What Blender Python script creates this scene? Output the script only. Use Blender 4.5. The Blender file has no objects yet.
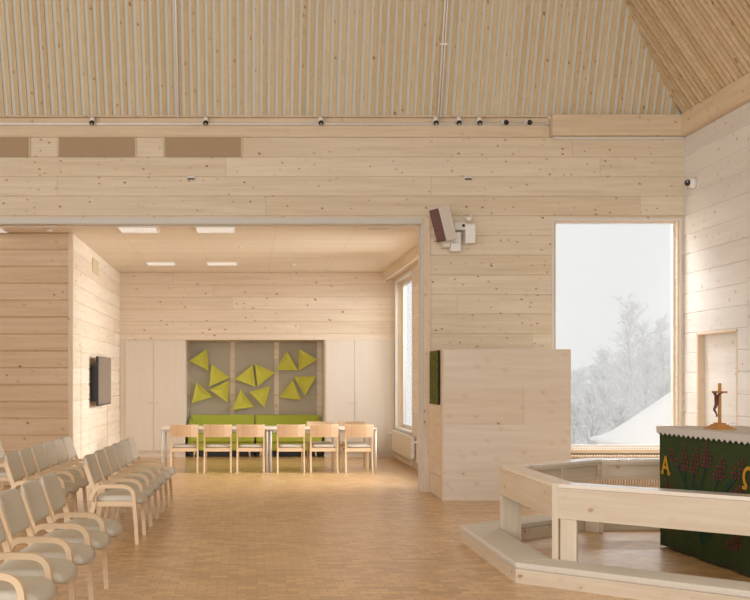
import bpy, bmesh, math, random
from mathutils import Vector, Matrix
random.seed(7)
C = bpy.context.scene.collection
CAMZ = 1.57; F = 1000.0; VX = 247.0; VY = 379.0
def PX(x, Y): return (x - VX) * Y / F
def PZ(y, Y): return CAMZ + (VY - y) * Y / F

# ------------------------------------------------------------------ materials
class NT:
    def __init__(s, name):
        s.m = bpy.data.materials.new(name); s.m.use_nodes = True
        s.t = s.m.node_tree; s.t.nodes.clear()
        s.out = s.t.nodes.new('ShaderNodeOutputMaterial')
        s.p = s.t.nodes.new('ShaderNodeBsdfPrincipled')
        s.t.links.new(s.p.outputs[0], s.out.inputs[0])
    def n(s, typ, **kw):
        nd = s.t.nodes.new(typ)
        for k, v in kw.items(): setattr(nd, k, v)
        return nd
    def l(s, a, b): s.t.links.new(a, b)
    def math(s, op, a, b=None, c=None):
        nd = s.n('ShaderNodeMath', operation=op)
        for i, v in enumerate((a, b, c)):
            if v is None: continue
            if isinstance(v, (int, float)): nd.inputs[i].default_value = v
            else: s.l(v, nd.inputs[i])
        return nd.outputs[0]
    def comb(s, x, y, z):
        nd = s.n('ShaderNodeCombineXYZ')
        for i, v in enumerate((x, y, z)):
            if isinstance(v, (int, float)): nd.inputs[i].default_value = v
            else: s.l(v, nd.inputs[i])
        return nd.outputs[0]
    def mixc(s, fac, a, b, typ='MIX'):
        nd = s.n('ShaderNodeMix', data_type='RGBA', blend_type=typ)
        for i, v in ((0, fac), (6, a), (7, b)):
            if isinstance(v, (int, float)): nd.inputs[i].default_value = v
            elif isinstance(v, tuple): nd.inputs[i].default_value = v + (1,) if len(v) == 3 else v
            else: s.l(v, nd.inputs[i])
        return nd.outputs[2]
    def ramp(s, v, lo, hi, a=0.0, b=1.0):
        nd = s.n('ShaderNodeMapRange', clamp=True)
        s.l(v, nd.inputs[0])
        for i, x in enumerate((lo, hi, a, b)): nd.inputs[i + 1].default_value = x
        return nd.outputs[0]

def wood(name, c1, c2, axis='X', log_h=0, off=0.0, seg=3.3, v='Z', knots=1.0, rough=.55, var=.07,
         kscale=1.0, grain=1.0, kcol=(.33, .13, .05), bump=.05):
    t = NT(name)
    tc = t.n('ShaderNodeTexCoord'); sp = t.n('ShaderNodeSeparateXYZ'); t.l(tc.outputs['Object'], sp.inputs[0])
    ax = {'X': 0, 'Y': 1, 'Z': 2}
    w = [a for a in 'XYZ' if a not in (axis, v)][0]
    U, V, W = (sp.outputs[ax[a]] for a in (axis, v, w))
    rnd = None
    if log_h:
        idx = t.math('FLOOR', t.math('DIVIDE', t.math('SUBTRACT', V, off), log_h))
        wn = t.n('ShaderNodeTexWhiteNoise', noise_dimensions='1D'); t.l(idx, wn.inputs['W'])
        uu = t.math('DIVIDE', t.math('ADD', U, t.math('MULTIPLY', wn.outputs[0], 9.0)), seg)
        si = t.math('FLOOR', uu)
        w2 = t.n('ShaderNodeTexWhiteNoise', noise_dimensions='2D'); t.l(t.comb(idx, si, 0), w2.inputs['Vector'])
        rnd = w2.outputs[0]
        fr = t.math('FRACT', uu)
        seam = t.math('LESS_THAN', fr, .004 / seg)
        U = t.math('ADD', U, t.math('MULTIPLY', rnd, 37.0))
        W = t.math('ADD', W, t.math('MULTIPLY', w2.outputs[0], 5.0))
    n1 = t.n('ShaderNodeTexNoise'); n1.inputs['Scale'].default_value = 1; n1.inputs['Detail'].default_value = 3
    n1.inputs['Distortion'].default_value = .6
    t.l(t.comb(t.math('MULTIPLY', U, .9), t.math('MULTIPLY', V, 16), t.math('MULTIPLY', W, 16)), n1.inputs['Vector'])
    n2 = t.n('ShaderNodeTexNoise'); n2.inputs['Scale'].default_value = 1; n2.inputs['Detail'].default_value = 2
    t.l(t.comb(t.math('MULTIPLY', U, 3), t.math('MULTIPLY', V, 70), t.math('MULTIPLY', W, 70)), n2.inputs['Vector'])
    g = t.math('ADD', t.ramp(n1.outputs[0], .3, .72, 0, .75), t.ramp(n2.outputs[0], .3, .7, 0, .25))
    g = t.math('MULTIPLY', g, grain)
    col = t.mixc(g, c1, c2)
    if rnd is not None:
        b = t.ramp(rnd, 0, 1, 1 - var, 1 + var * .6)
        hs = t.n('ShaderNodeHueSaturation'); t.l(b, hs.inputs['Value']); t.l(col, hs.inputs['Color'])
        t.l(t.ramp(rnd, 0, 1, 1.12, .92), hs.inputs['Saturation'])
        col = hs.outputs[0]
        col = t.mixc(t.math('MULTIPLY', seam, .6), col, (.3, .16, .08))
    if knots > 0:
        vo = t.n('ShaderNodeTexVoronoi'); vo.inputs['Scale'].default_value = 1
        t.l(t.comb(t.math('ADD', t.math('MULTIPLY', U, 6.2 * kscale), t.math('MULTIPLY', V, 2.0)), t.math('MULTIPLY', V, 8.5 * kscale), t.math('MULTIPLY', W, 8.5 * kscale)), vo.inputs['Vector'])
        sc = t.n('ShaderNodeSeparateColor'); t.l(vo.outputs['Color'], sc.inputs[0])
        rad = t.ramp(sc.outputs[0], .15, 1, 0.0, .175 * knots)
        km = t.math('LESS_THAN', vo.outputs['Distance'], rad)
        halo = t.math('MULTIPLY', t.ramp(vo.outputs['Distance'], 0.0, .32, .35, 0.0), t.math('GREATER_THAN', sc.outputs[0], .4))
        col = t.mixc(halo, col, tuple(x * y for x, y in zip(c2, (.8, .66, .55))))
        kk = t.math('MULTIPLY', km, t.ramp(sc.outputs[1], 0, 1, .3, .95))
        col = t.mixc(kk, col, kcol)
    t.l(col, t.p.inputs['Base Color'])
    t.p.inputs['Roughness'].default_value = rough
    t.p.inputs['Specular IOR Level'].default_value = .35
    if bump:
        bp = t.n('ShaderNodeBump'); bp.inputs['Strength'].default_value = bump; bp.inputs['Distance'].default_value = .01
        t.l(g, bp.inputs['Height']); t.l(bp.outputs[0], t.p.inputs['Normal'])
    return t.m

def plain(name, c, rough=.5, metal=0, emit=None, noise=0, nscale=200, bump=0):
    t = NT(name)
    t.p.inputs['Roughness'].default_value = rough; t.p.inputs['Metallic'].default_value = metal
    tc = t.n('ShaderNodeTexCoord')
    nn = t.n('ShaderNodeTexNoise'); nn.inputs['Scale'].default_value = nscale; nn.inputs['Detail'].default_value = 2
    t.l(tc.outputs['Object'], nn.inputs['Vector'])
    k = noise or .02
    lo = tuple(max(0, x * (1 - k)) for x in c); hi = tuple(min(1, x * (1 + k)) for x in c)
    t.l(t.mixc(t.ramp(nn.outputs[0], .3, .7), lo, hi), t.p.inputs['Base Color'])
    if bump:
        bp = t.n('ShaderNodeBump'); bp.inputs['Strength'].default_value = bump; bp.inputs['Distance'].default_value = .004
        t.l(nn.outputs[0], bp.inputs['Height']); t.l(bp.outputs[0], t.p.inputs['Normal'])
    if emit:
        t.p.inputs['Emission Color'].default_value = tuple(emit[:3]) + (1,)
        t.p.inputs['Emission Strength'].default_value = emit[3]
    return t.m

def floor_mat():
    t = NT('wood_block_floor')
    tc = t.n('ShaderNodeTexCoord')
    br = t.n('ShaderNodeTexBrick'); br.offset = .5
    for k, v in (('Scale', 1), ('Mortar Size', .0035), ('Mortar Smooth', .1), ('Bias', 0), ('Brick Width', .15), ('Row Height', .085)):
        br.inputs[k].default_value = v
    br.inputs['Color1'].default_value = (0, 0, 0, 1); br.inputs['Color2'].default_value = (1, 1, 1, 1)
    br.inputs['Mortar'].default_value = (.5, .5, .5, 1)
    t.l(tc.outputs['Object'], br.inputs['Vector'])
    nn = t.n('ShaderNodeTexNoise'); nn.inputs['Scale'].default_value = 1; nn.inputs['Detail'].default_value = 4
    mp = t.n('ShaderNodeMapping'); mp.inputs['Scale'].default_value = (13, 24, 1)
    t.l(tc.outputs['Object'], mp.inputs[0]); t.l(mp.outputs[0], nn.inputs['Vector'])
    n2 = t.n('ShaderNodeTexNoise'); n2.inputs['Scale'].default_value = .9; n2.inputs['Detail'].default_value = 3
    t.l(tc.outputs['Object'], n2.inputs['Vector'])
    col = t.mixc(br.outputs[0], FL1, FL2)
    col = t.mixc(t.ramp(nn.outputs[0], .3, .7, 0, .45), col, tuple(x * y for x, y in zip(FL1, (.75, .68, .6))))
    col = t.mixc(t.ramp(n2.outputs[0], .3, .7, 0, .25), col, FL2)
    col = t.mixc(t.math('MULTIPLY', br.outputs[1], .6), col, (.25, .13, .06))
    t.l(col, t.p.inputs['Base Color'])
    t.l(t.ramp(nn.outputs[0], .3, .7, .34, .46), t.p.inputs['Roughness'])
    t.p.inputs['Specular IOR Level'].default_value = .6
    t.p.inputs['Coat Weight'].default_value = .8; t.p.inputs['Coat Roughness'].default_value = .3
    bp = t.n('ShaderNodeBump'); bp.inputs['Strength'].default_value = .08; bp.inputs['Distance'].default_value = .004
    t.l(nn.outputs[0], bp.inputs['Height']); t.l(bp.outputs[0], t.p.inputs['Normal'])
    return t.m

def glass_mat():
    m = bpy.data.materials.new('window_glass'); m.use_nodes = True; t = m.node_tree; t.nodes.clear()
    o = t.nodes.new('ShaderNodeOutputMaterial'); mx = t.nodes.new('ShaderNodeMixShader')
    tr = t.nodes.new('ShaderNodeBsdfTransparent'); gl = t.nodes.new('ShaderNodeBsdfGlossy')
    tr.inputs[0].default_value = (.97, .98, .98, 1); gl.inputs['Roughness'].default_value = .02
    mx.inputs[0].default_value = .05
    t.links.new(tr.outputs[0], mx.inputs[1]); t.links.new(gl.outputs[0], mx.inputs[2]); t.links.new(mx.outputs[0], o.inputs[0])
    return m

FL1 = (.50, .28, .11); FL2 = (.86, .58, .29)
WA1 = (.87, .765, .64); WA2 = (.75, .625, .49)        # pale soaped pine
M = {}
M['log_x'] = wood('pine_logs_main', (.80, .705, .555), (.67, .565, .42), 'X', .2728, 5.2, 5.2, kscale=1.45, knots=1.1)
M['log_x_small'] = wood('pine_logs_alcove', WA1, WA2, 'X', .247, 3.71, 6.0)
M['log_x_warm'] = wood('pine_logs_warm_shade', (.73, .56, .39), (.60, .43, .27), 'X', .247, 3.71, 6.0)  # same pine; shade and warm bounce light put into a darker, oranger colour
M['log_y_small'] = wood('pine_logs_alcove_side', WA1, WA2, 'Y', .247, 3.71, 8.0)
M['log_y'] = wood('pine_logs_side', (.81, .79, .77), (.735, .71, .685), 'Y', .2728, 5.2, 30.0, kcol=(.50, .38, .30))  # cool light on the right wall is mixed into this greyer pine
M['beam'] = wood('pine_beam', (.76, .64, .475), (.65, .51, .35), 'X', knots=1, var=.1)
M['beam_y'] = wood('pine_beam_side', (.80, .67, .50), (.68, .52, .36), 'Y')
M['trim_z'] = wood('pine_trim_upright', (.80, .67, .52), (.66, .51, .36), 'Z', v='X', knots=.6)
M['trim_x'] = wood('pine_trim_level', (.80, .67, .52), (.66, .51, .36), 'X', knots=.4)
M['batten'] = wood('roof_batten_pine', (.68, .56, .365), (.57, .44, .27), 'Z', log_h=.1065, off=0, seg=40, v='X', knots=1.15, kscale=1.15, var=.08)
M['batten_r'] = wood('roof_batten_pine_side', (.74, .60, .41), (.60, .45, .28), 'Z', log_h=.1065, off=0, seg=40, v='Y', knots=1.2, kscale=.8, var=.1)
M['felt'] = plain('roof_backing_board', (.70, .71, .65), .9, noise=.03, nscale=60)
M['ceil'] = wood('alcove_ceiling_board', (.88, .80, .69), (.82, .725, .60), 'X', log_h=.145, off=0, seg=40, v='Y', knots=0, var=.03)
M['board'] = wood('pine_veneer_board', (.78, .69, .57), (.69, .58, .46), 'X', log_h=.48, off=.02, seg=9, knots=.55, kscale=.8, var=.03)
M['board_y'] = wood('pine_veneer_board_side', (.80, .67, .52), (.68, .53, .38), 'Y', knots=.4)
M['cup'] = wood('birch_cupboard', (.78, .715, .63), (.75, .675, .58), 'Z', v='X', knots=0, bump=0)
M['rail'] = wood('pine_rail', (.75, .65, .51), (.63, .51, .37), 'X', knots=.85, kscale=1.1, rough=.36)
M['rail_top'] = wood('pine_rail_lacquered_lit_top', (.90, .84, .75), (.82, .73, .62), 'X', knots=.5, rough=.25)  # lacquered; window light on the tops also put into the paler colour
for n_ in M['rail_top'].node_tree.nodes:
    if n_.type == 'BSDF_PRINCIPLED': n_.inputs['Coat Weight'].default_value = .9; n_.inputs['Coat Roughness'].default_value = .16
M['rail_y'] = wood('pine_rail_lengthwise', (.85, .74, .59), (.73, .58, .43), 'Y', knots=.85, kscale=1.1, rough=.36)
M['rail_z'] = wood('pine_rail_post', (.77, .68, .54), (.66, .54, .40), 'Z', v='X', knots=.9, kscale=.8)
M['birch'] = wood('birch_laminate', (.83, .66, .45), (.72, .53, .34), 'X', knots=0, rough=.4, bump=0)
M['birch_z'] = wood('birch_laminate_upright', (.82, .64, .43), (.70, .51, .32), 'Z', v='X', knots=0, rough=.4, bump=0)
M['birchd'] = wood('birch_back_panel', (.80, .60, .42), (.73, .52, .34), 'X', log_h=.5, off=-.01, seg=.24, v='Z', knots=0, rough=.4, var=.12, bump=0)
M['fabric'] = plain('grey_beige_wool', (.66, .61, .51), .95, noise=.13, nscale=260, bump=.25)
M['cushion'] = plain('kneeler_fabric', (.70, .65, .565), .95, noise=.12, nscale=180, bump=.25)
M['green'] = plain('lime_felt', (.60, .585, .09), .95, noise=.1, nscale=120, bump=.1)
M['sofa'] = plain('lime_upholstery', (.42, .47, .06), .95, noise=.1, nscale=150, bump=.15)
M['panel'] = plain('grey_felt_panel', (.46, .415, .335), .97, noise=.07, nscale=150)
M['mesh'] = plain('grille_cloth', (.43, .31, .20), .9, noise=.1, nscale=300)
M['mesh_rim'] = plain('grille_frame', (.62, .52, .34), .7)
M['white'] = plain('white_enamel', (.86, .85, .82), .4)
M['offwhite'] = plain('warm_white_plastic', (.74, .71, .65), .45)
M['steelwhite'] = plain('pale_grey_painted_steel', (.62, .605, .56), .45)
M['black'] = plain('black_plastic', (.012, .012, .013), .35)
M['dark'] = plain('dark_slot', (.05, .04, .03), .8)
M['mauve'] = plain('mauve_speaker_grille', (.17, .09, .085), .9, noise=.2, nscale=400)
M['screen'] = plain('screen_glass', (.10, .08, .06), .07)  # brown base tint paints in the wood mirrored by the glass
M['chrome'] = plain('brushed_steel', (.6, .6, .6), .3, metal=.9)
M['legwhite'] = plain('table_leg_enamel', (.72, .70, .66), .35)
M['altar'] = plain('dark_green_textile', (.030, .050, .007), .97, noise=.28, nscale=90, bump=.3)
M['altar_dark'] = plain('deep_green_thread', (.010, .055, .045), .97, noise=.2)
M['magenta'] = plain('magenta_thread', (.17, .018, .045), .97, noise=.2)
M['gold'] = plain('gold_thread', (.56, .30, .02), .9, noise=.1)
M['linen'] = plain('white_linen', (.66, .62, .57), .95, noise=.06, nscale=300, bump=.2)
M['xwood'] = wood('honey_oak', (.60, .30, .09), (.45, .2, .05), 'Z', v='X', knots=0, rough=.35, bump=0)
M['bronze'] = plain('dark_red_bronze', (.13, .04, .025), .4, metal=.3)
M['textile'] = plain('olive_green_banner', (.10, .105, .012), .95, noise=.5, nscale=30)
M['banner_edge'] = plain('black_binding', (.02, .015, .012), .9)
M['lamp'] = plain('led_diffuser', (.85, .83, .80), .4, emit=(1, .97, .93, .35))
M['radiator'] = plain('cream_radiator', (.80, .73, .60), .35)
M['frame_w'] = plain('window_frame_pale', (.74, .72, .70), .4)
M['snow'] = plain('snow', (.90, .90, .91), .8, noise=.01, nscale=1)
M['haze_pale'] = plain('hazed_twigs', (.92, .90, .895), .9, noise=.1, nscale=3)  # haze over the trees is put into the twig colours as paleness
M['haze_pale2'] = plain('hazed_undergrowth', (.93, .91, .905), .9, noise=.1, nscale=2)
M['bark'] = plain('pale_bark', (.70, .67, .66), .9, noise=.2, nscale=5)
M['glass'] = glass_mat()
M['floor'] = floor_mat()

# ------------------------------------------------------------------ mesh helpers
class MB:
    def __init__(s): s.b = bmesh.new(); s.mats = []
    def face(s, vs, mi=0):
        try:
            f = s.b.faces.new(vs); f.material_index = mi; return f
        except ValueError: return None
    def box(s, x0, x1, y0, y1, z0, z1, bev=0, mi=0, mat=None):
        c = [(x, y, z) for x in (x0, x1) for y in (y0, y1) for z in (z0, z1)]
        v = [s.b.verts.new(Vector(p) if mat is None else mat @ Vector(p)) for p in c]
        fs = [s.face([v[i] for i in q], mi) for q in ((0, 1, 3, 2), (4, 6, 7, 5), (0, 4, 5, 1), (2, 3, 7, 6), (0, 2, 6, 4), (1, 5, 7, 3))]
        if bev:
            es = list({e for f in fs for e in f.edges})
            r = bmesh.ops.bevel(s.b, geom=es, offset=bev, segments=2, profile=.6, affect='EDGES')
            for f in r['faces']: f.material_index = mi
        return s
    def prism(s, pts, d, mi=0, bev=0):
        """pts: list of 3D points of a planar polygon, d: extrusion vector"""
        d = Vector(d); a = [s.b.verts.new(Vector(p)) for p in pts]; b = [s.b.verts.new(Vector(p) + d) for p in pts]
        fs = [s.face(a, mi), s.face(b[::-1], mi)]; n = len(a)
        for i in range(n): fs.append(s.face([a[i], b[i], b[(i + 1) % n], a[(i + 1) % n]][::-1], mi))
        if bev:
            es = list({e for f in fs if f for e in f.edges})
            r = bmesh.ops.bevel(s.b, geom=es, offset=bev, segments=2, profile=.6, affect='EDGES')
            for f in r['faces']: f.material_index = mi
        return s
    def tube(s, pts, r, n=10, mi=0, caps=True):
        pts = [Vector(p) for p in pts]; rings = []
        rr = r if isinstance(r, (list, tuple)) else [r] * len(pts)
        up = None
        for i, p in enumerate(pts):
            t = (pts[min(i + 1, len(pts) - 1)] - pts[max(i - 1, 0)]).normalized()
            if up is None:
                up = Vector((0, 0, 1)) if abs(t.z) < .9 else Vector((1, 0, 0))
            a = t.cross(up).normalized(); up = a.cross(t).normalized()
            rings.append([s.b.verts.new(p + (a * math.cos(2 * math.pi * k / n) + up * math.sin(2 * math.pi * k / n)) * rr[i]) for k in range(n)])
        for i in range(len(rings) - 1):
            for k in range(n):
                f = s.face([rings[i][k], rings[i][(k + 1) % n], rings[i + 1][(k + 1) % n], rings[i + 1][k]], mi)
                if f: f.smooth = True
        if caps: s.face(rings[0][::-1], mi); s.face(rings[-1], mi)
        return s
    def lathe(s, prof, n=24, c=(0, 0, 0), mat=None, mi=0):
        rings = []
        for (r, z) in prof:
            ring = []
            for k in range(n):
                p = Vector((r * math.cos(2 * math.pi * k / n), r * math.sin(2 * math.pi * k / n), z))
                if mat is not None: p = mat @ p
                ring.append(s.b.verts.new(p + Vector(c)))
            rings.append(ring)
        for i in range(len(rings) - 1):
            for k in range(n):
                f = s.face([rings[i][k], rings[i][(k + 1) % n], rings[i + 1][(k + 1) % n], rings[i + 1][k]], mi)
                if f: f.smooth = True
        s.face(rings[0][::-1], mi); s.face(rings[-1], mi)
        return s
    def ribbon(s, path, th, y0, y1, mi=0, bev=.004):
        """strip in the XZ plane following path, thickness th, from y0 to y1"""
        p = [Vector((a[0], 0, a[1])) for a in path]; L = []; R = []
        for i in range(len(p)):
            t = (p[min(i + 1, len(p) - 1)] - p[max(i - 1, 0)]).normalized(); n = Vector((-t.z, 0, t.x))
            tt = th[i] if isinstance(th, list) else th
            L.append(p[i] + n * tt / 2); R.append(p[i] - n * tt / 2)
        rows = []
        for a, b in zip(L, R):
            rows.append([s.b.verts.new((a.x, y0, a.z)), s.b.verts.new((a.x, y1, a.z)), s.b.verts.new((b.x, y1, b.z)), s.b.verts.new((b.x, y0, b.z))])
        fs = []
        for i in range(len(rows) - 1):
            for k in range(4):
                f = s.face([rows[i][k], rows[i][(k + 1) % 4], rows[i + 1][(k + 1) % 4], rows[i + 1][k]], mi); fs.append(f)
        fs.append(s.face(rows[0][::-1], mi)); fs.append(s.face(rows[-1], mi))
        return s
    def pad(s, w, d, t, n=12, corner=.3, mat=Matrix(), shape=None, e=6, mi=0, bulge=1.0):
        """soft upholstered pad: w along x, d along y, thickness t"""
        def ev(u, v, sg):
            x = u * math.sqrt(max(0, 1 - corner * v * v / 1)) ; y = v * math.sqrt(max(0, 1 - corner * u * u / 1))
            h = (max(0, 1 - abs(u) ** e) ** .5) * (max(0, 1 - abs(v) ** e) ** .5)
            p = Vector((x * w / 2, y * d / 2, sg * h * t / 2))
            if shape: p = shape(p, u, v)
            return mat @ p
        def g(i): 
            a = -1 + 2 * i / n
            return math.copysign(abs(a) ** .8, a) if a else 0
        top = [[None] * (n + 1) for _ in range(n + 1)]; bot = [[None] * (n + 1) for _ in range(n + 1)]
        for i in range(n + 1):
            for j in range(n + 1):
                u, v = g(i), g(j); top[i][j] = s.b.verts.new(ev(u, v, 1))
                edge = i in (0, n) or j in (0, n)
                bot[i][j] = top[i][j] if edge else s.b.verts.new(ev(u, v, -1))
        for i in range(n):
            for j in range(n):
                a = s.face([top[i][j], top[i + 1][j], top[i + 1][j + 1], top[i][j + 1]], mi)
                b = s.face([bot[i][j + 1], bot[i + 1][j + 1], bot[i + 1][j], bot[i][j]], mi)
                for f in (a, b):
                    if f: f.smooth = True
        return s
    def build(s, name, mats, parent=None, loc=None, rot=None, recalc=True):
        if recalc: bmesh.ops.recalc_face_normals(s.b, faces=s.b.faces[:])
        me = bpy.data.meshes.new(name); s.b.to_mesh(me); s.b.free()
        for m in (mats if isinstance(mats, (list, tuple)) else [mats]): me.materials.append(M[m])
        o = bpy.data.objects.new(name, me); C.objects.link(o)
        if parent is not None: o.parent = parent
        if loc is not None: o.location = loc
        if rot is not None: o.rotation_euler = rot
        return o

def smooth(pts, k=6):
    P = [Vector(p) for p in pts]; out = []
    for i in range(len(P) - 1):
        p0 = P[max(i - 1, 0)]; p1 = P[i]; p2 = P[i + 1]; p3 = P[min(i + 2, len(P) - 1)]
        for j in range(k):
            t = j / k
            out.append(.5 * ((2 * p1) + (-p0 + p2) * t + (2 * p0 - 5 * p1 + 4 * p2 - p3) * t * t + (-p0 + 3 * p1 - 3 * p2 + p3) * t ** 3))
    out.append(P[-1]); return out

def empty(name, loc, rz=0):
    o = bpy.data.objects.new(name, None); C.objects.link(o); o.location = loc; o.rotation_euler = (0, 0, rz); o.empty_display_size = .1
    return o
def tag(o, label, cat, group=None, kind=None):
    o['label'] = label; o['category'] = cat
    if group: o['group'] = group
    if kind: o['kind'] = kind
    return o
def struct(o): o['kind'] = 'structure'; return o
def copy_tree(o, parent=None):
    c = o.copy(); C.objects.link(c)
    if parent is not None: c.parent = parent
    for ch in [x for x in bpy.data.objects if x.parent == o]: copy_tree(ch, c)
    return c

def log_courses(mb, run, a0, a1, face, sgn, z0, z1, h, ztop, depth=.2, ch=.009):
    """stack of logs between a0..a1 along axis run ('X' or 'Y'); visible face at `face`, body extends sgn*depth behind it"""
    k = 0
    while True:
        t = ztop - k * h; b = t - h; k += 1
        if t <= z0 + 1e-4: break
        if b >= z1 - 1e-4: continue
        tt, bb = min(t, z1), max(b, z0)
        ct = ch if tt == t else .0005; cb = ch if bb == b else .0005
        prof = [(0, bb + cb), (0, tt - ct), (ch * 1.1 if ct == ch else .0005, tt), (depth, tt), (depth, bb), (ch * 1.1 if cb == ch else .0005, bb)]
        if run == 'X':
            mb.prism([(a0, face + sgn * d, z) for d, z in prof], (a1 - a0, 0, 0))
        else:
            mb.prism([(face + sgn * d, a0, z) for d, z in prof], (0, a1 - a0, 0))

# ------------------------------------------------------------------ setting
YM = 13.89; YB = 20.05; XR = 6.07; XL = -13.0; Y0 = -3.0
LH = .2728
mb = MB(); mb.box(XL, XR + .6, Y0, 21.4, -.12, 0); struct(mb.build('floor', 'floor'))

# main wall around the alcove opening (left, x<2.49) and the tall window
OPX = 2.43; OPZ = 3.80
WX0, WX1, WZ0, WZ1 = 4.265, 6.0, .60, 3.79
mb = MB()
log_courses(mb, 'X', XL, XR + .2, YM, 1, WZ1, 5.2, LH, 5.2)
log_courses(mb, 'X', OPX + .01, WX0, YM, 1, 0, WZ1, LH, 5.2)
log_courses(mb, 'X', WX0, WX1, YM, 1, 0, WZ0, LH, 5.2)
log_courses(mb, 'X', WX1, XR + .2, YM, 1, 0, WZ1, LH, 5.2)
struct(mb.build('wall_back', 'log_x'))
# pale steel lintel and jamb of the opening
mb = MB(); mb.box(XL, 2.435, YM - .012, YM + .2, 3.725, 3.812, .003); struct(mb.build('trim_1', 'steelwhite'))
mb = MB(); mb.box(2.422, 2.452, YM - .006, YM + .25, 0, 3.725, .003); struct(mb.build('trim_2', 'steelwhite'))
mb = MB(); mb.box(2.453, 2.545, YM - .018, YM, 0, 3.815, .004); struct(mb.build('trim_3', 'trim_z'))

# right wall with door recess
DY0, DY1, DZ = 12.39, 13.49, 2.17
mb = MB()
log_courses(mb, 'Y', Y0, YM, XR, 1, DZ + .02, 5.2, LH, 5.2)
log_courses(mb, 'Y', Y0, DY0, XR, 1, 0, DZ + .02, LH, 5.2)
log_courses(mb, 'Y', DY1, YM, XR, 1, 0, DZ + .02, LH, 5.2)
struct(mb.build('wall_right', 'log_y'))
mb = MB(); mb.box(XR + .085, XR + .14, DY0, DY1, 0.005, DZ + .01, .003); d = struct(mb.build('door_1', 'log_y'))
mb = MB(); mb.box(XR - .004, XR + .1, DY1 - .03, DY1 + .012, 0, DZ + .02, .003); mb.box(XR - .004, XR + .1, DY0 - .012, DY0 + .02, 0, DZ + .02, .003)
mb.box(XR - .004, XR + .1, DY0 - .012, DY1 + .012, DZ - .01, DZ + .022, .003); mb.build('door_frame', 'trim_z', d)
mb = MB(); mb.tube([(XR + .085, DY0 + .09, 1.02), (XR + .03, DY0 + .09, 1.02), (XR + .03, DY0 + .21, 1.02)], .01); mb.build('door_handle', 'chrome', d)

# crowning fascia boards
mb = MB(); mb.box(4.20, XR - .002, YM - .15, YM - .001, 4.925, 5.205, .004); struct(mb.build('trim_4', 'beam'))
mb = MB(); mb.box(XR - .10, XR - .001, Y0, YM - .15, 4.925, 5.215, .004); struct(mb.build('trim_5', 'beam_y'))
mb = MB(); mb.box(4.24, XR - .01, YM - .03, YM - .002, 4.895, 4.924, .003); struct(mb.build('trim_6', 'frame_w'))
mb = MB(); mb.box(XL, 4.19, YM - .012, YM - .002, 4.93, 5.193, .003); mb.box(XL, 4.19, YM - .075, YM - .002, 5.194, 5.212, .002); struct(mb.build('trim_7', 'beam'))

# tall window in main wall
def frame_ring(name, x0, x1, z0, z1, w, y0, y1, mat, parent, bot=None):
    mb = MB(); bot = w if bot is None else bot
    mb.box(x0, x0 + w, y0, y1, z0, z1, .003); mb.box(x1 - w, x1, y0, y1, z0, z1, .003)
    mb.box(x0 + w, x1 - w, y0, y1, z1 - w, z1, .003); mb.box(x0 + w, x1 - w, y0, y1, z0, z0 + bot, .003)
    return mb.build(name, mat, parent)
w = struct(empty('window_1', (0, 0, 0)))
frame_ring('architrave', WX0 - .035, WX1 + .03, WZ0 - .01, WZ1 + .012, .03, YM - .014, YM + .06, 'frame_w', w)
frame_ring('window_lining', WX0, WX1, WZ0, WZ1, .022, YM + .001, YM + .1, 'board_y', w)
frame_ring('window_frame', WX0 + .02, WX1 - .022, WZ0 + .02, WZ1 - .02, .028, YM + .075, YM + .15, 'frame_w', w)
mb = MB(); mb.box(WX0 + .045, WX1 - .048, YM + .11, YM + .116, WZ0 + .045, WZ1 - .045); mb.build('pane', 'glass', w)
mb = MB(); mb.box(WX0 - .02, WX1 + .02, YM - .10, YM + .07, .545, .60, .006); mb.build('window_sill', 'trim_x', w)

# battened roof planes
TB, TR = 2.8, 1.47
H = 3.6
def hipx(dz): return XR - .002 - dz / TR
mb = MB()
def bk(x, dz, off=0):   # point on back plane; off = distance in front of it
    n = Vector((0, -TB, -1)).normalized(); p = Vector((x, YM - .03 - dz / TB, 5.2 + dz)); return p + n * off
def quadbox(mb, a, b, c, d, off, mi=0):
    va = [mb.b.verts.new(p) for p in (a, b, c, d)]; vb = [mb.b.verts.new(p + off) for p in (a, b, c, d)]
    mb.face(va, mi); mb.face(vb[::-1], mi)
    for i in range(4): mb.face([va[i], vb[i], vb[(i + 1) % 4], va[(i + 1) % 4]], mi)
nb = Vector((0, -TB, -1)).normalized()
quadbox(mb, bk(XL, 0), bk(XR, 0), bk(hipx(H), H), bk(XL, H), -nb * .1)
pitch = .1065
k = 0
x = XR - pitch
while x > -7.5:
    dzm = max(0, (XR - .03 - x - .07) * TR) if x > XR - H / TR - .1 else H
    dzm = min(dzm, H)
    if dzm > .03:
        wd = .058 if k % 3 else .055
        da = min(H, (XR - .01 - x) * TR); db = min(H, (XR - .01 - x - wd) * TR)
        quadbox(mb, bk(x, .001, .0), bk(x + wd, .001, .0), bk(x + wd, db, .0), bk(x, da, .0), nb * .026, 1)
    x -= pitch; k += 1
ce = struct(mb.build('ceiling', ['felt', 'batten']))
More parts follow.
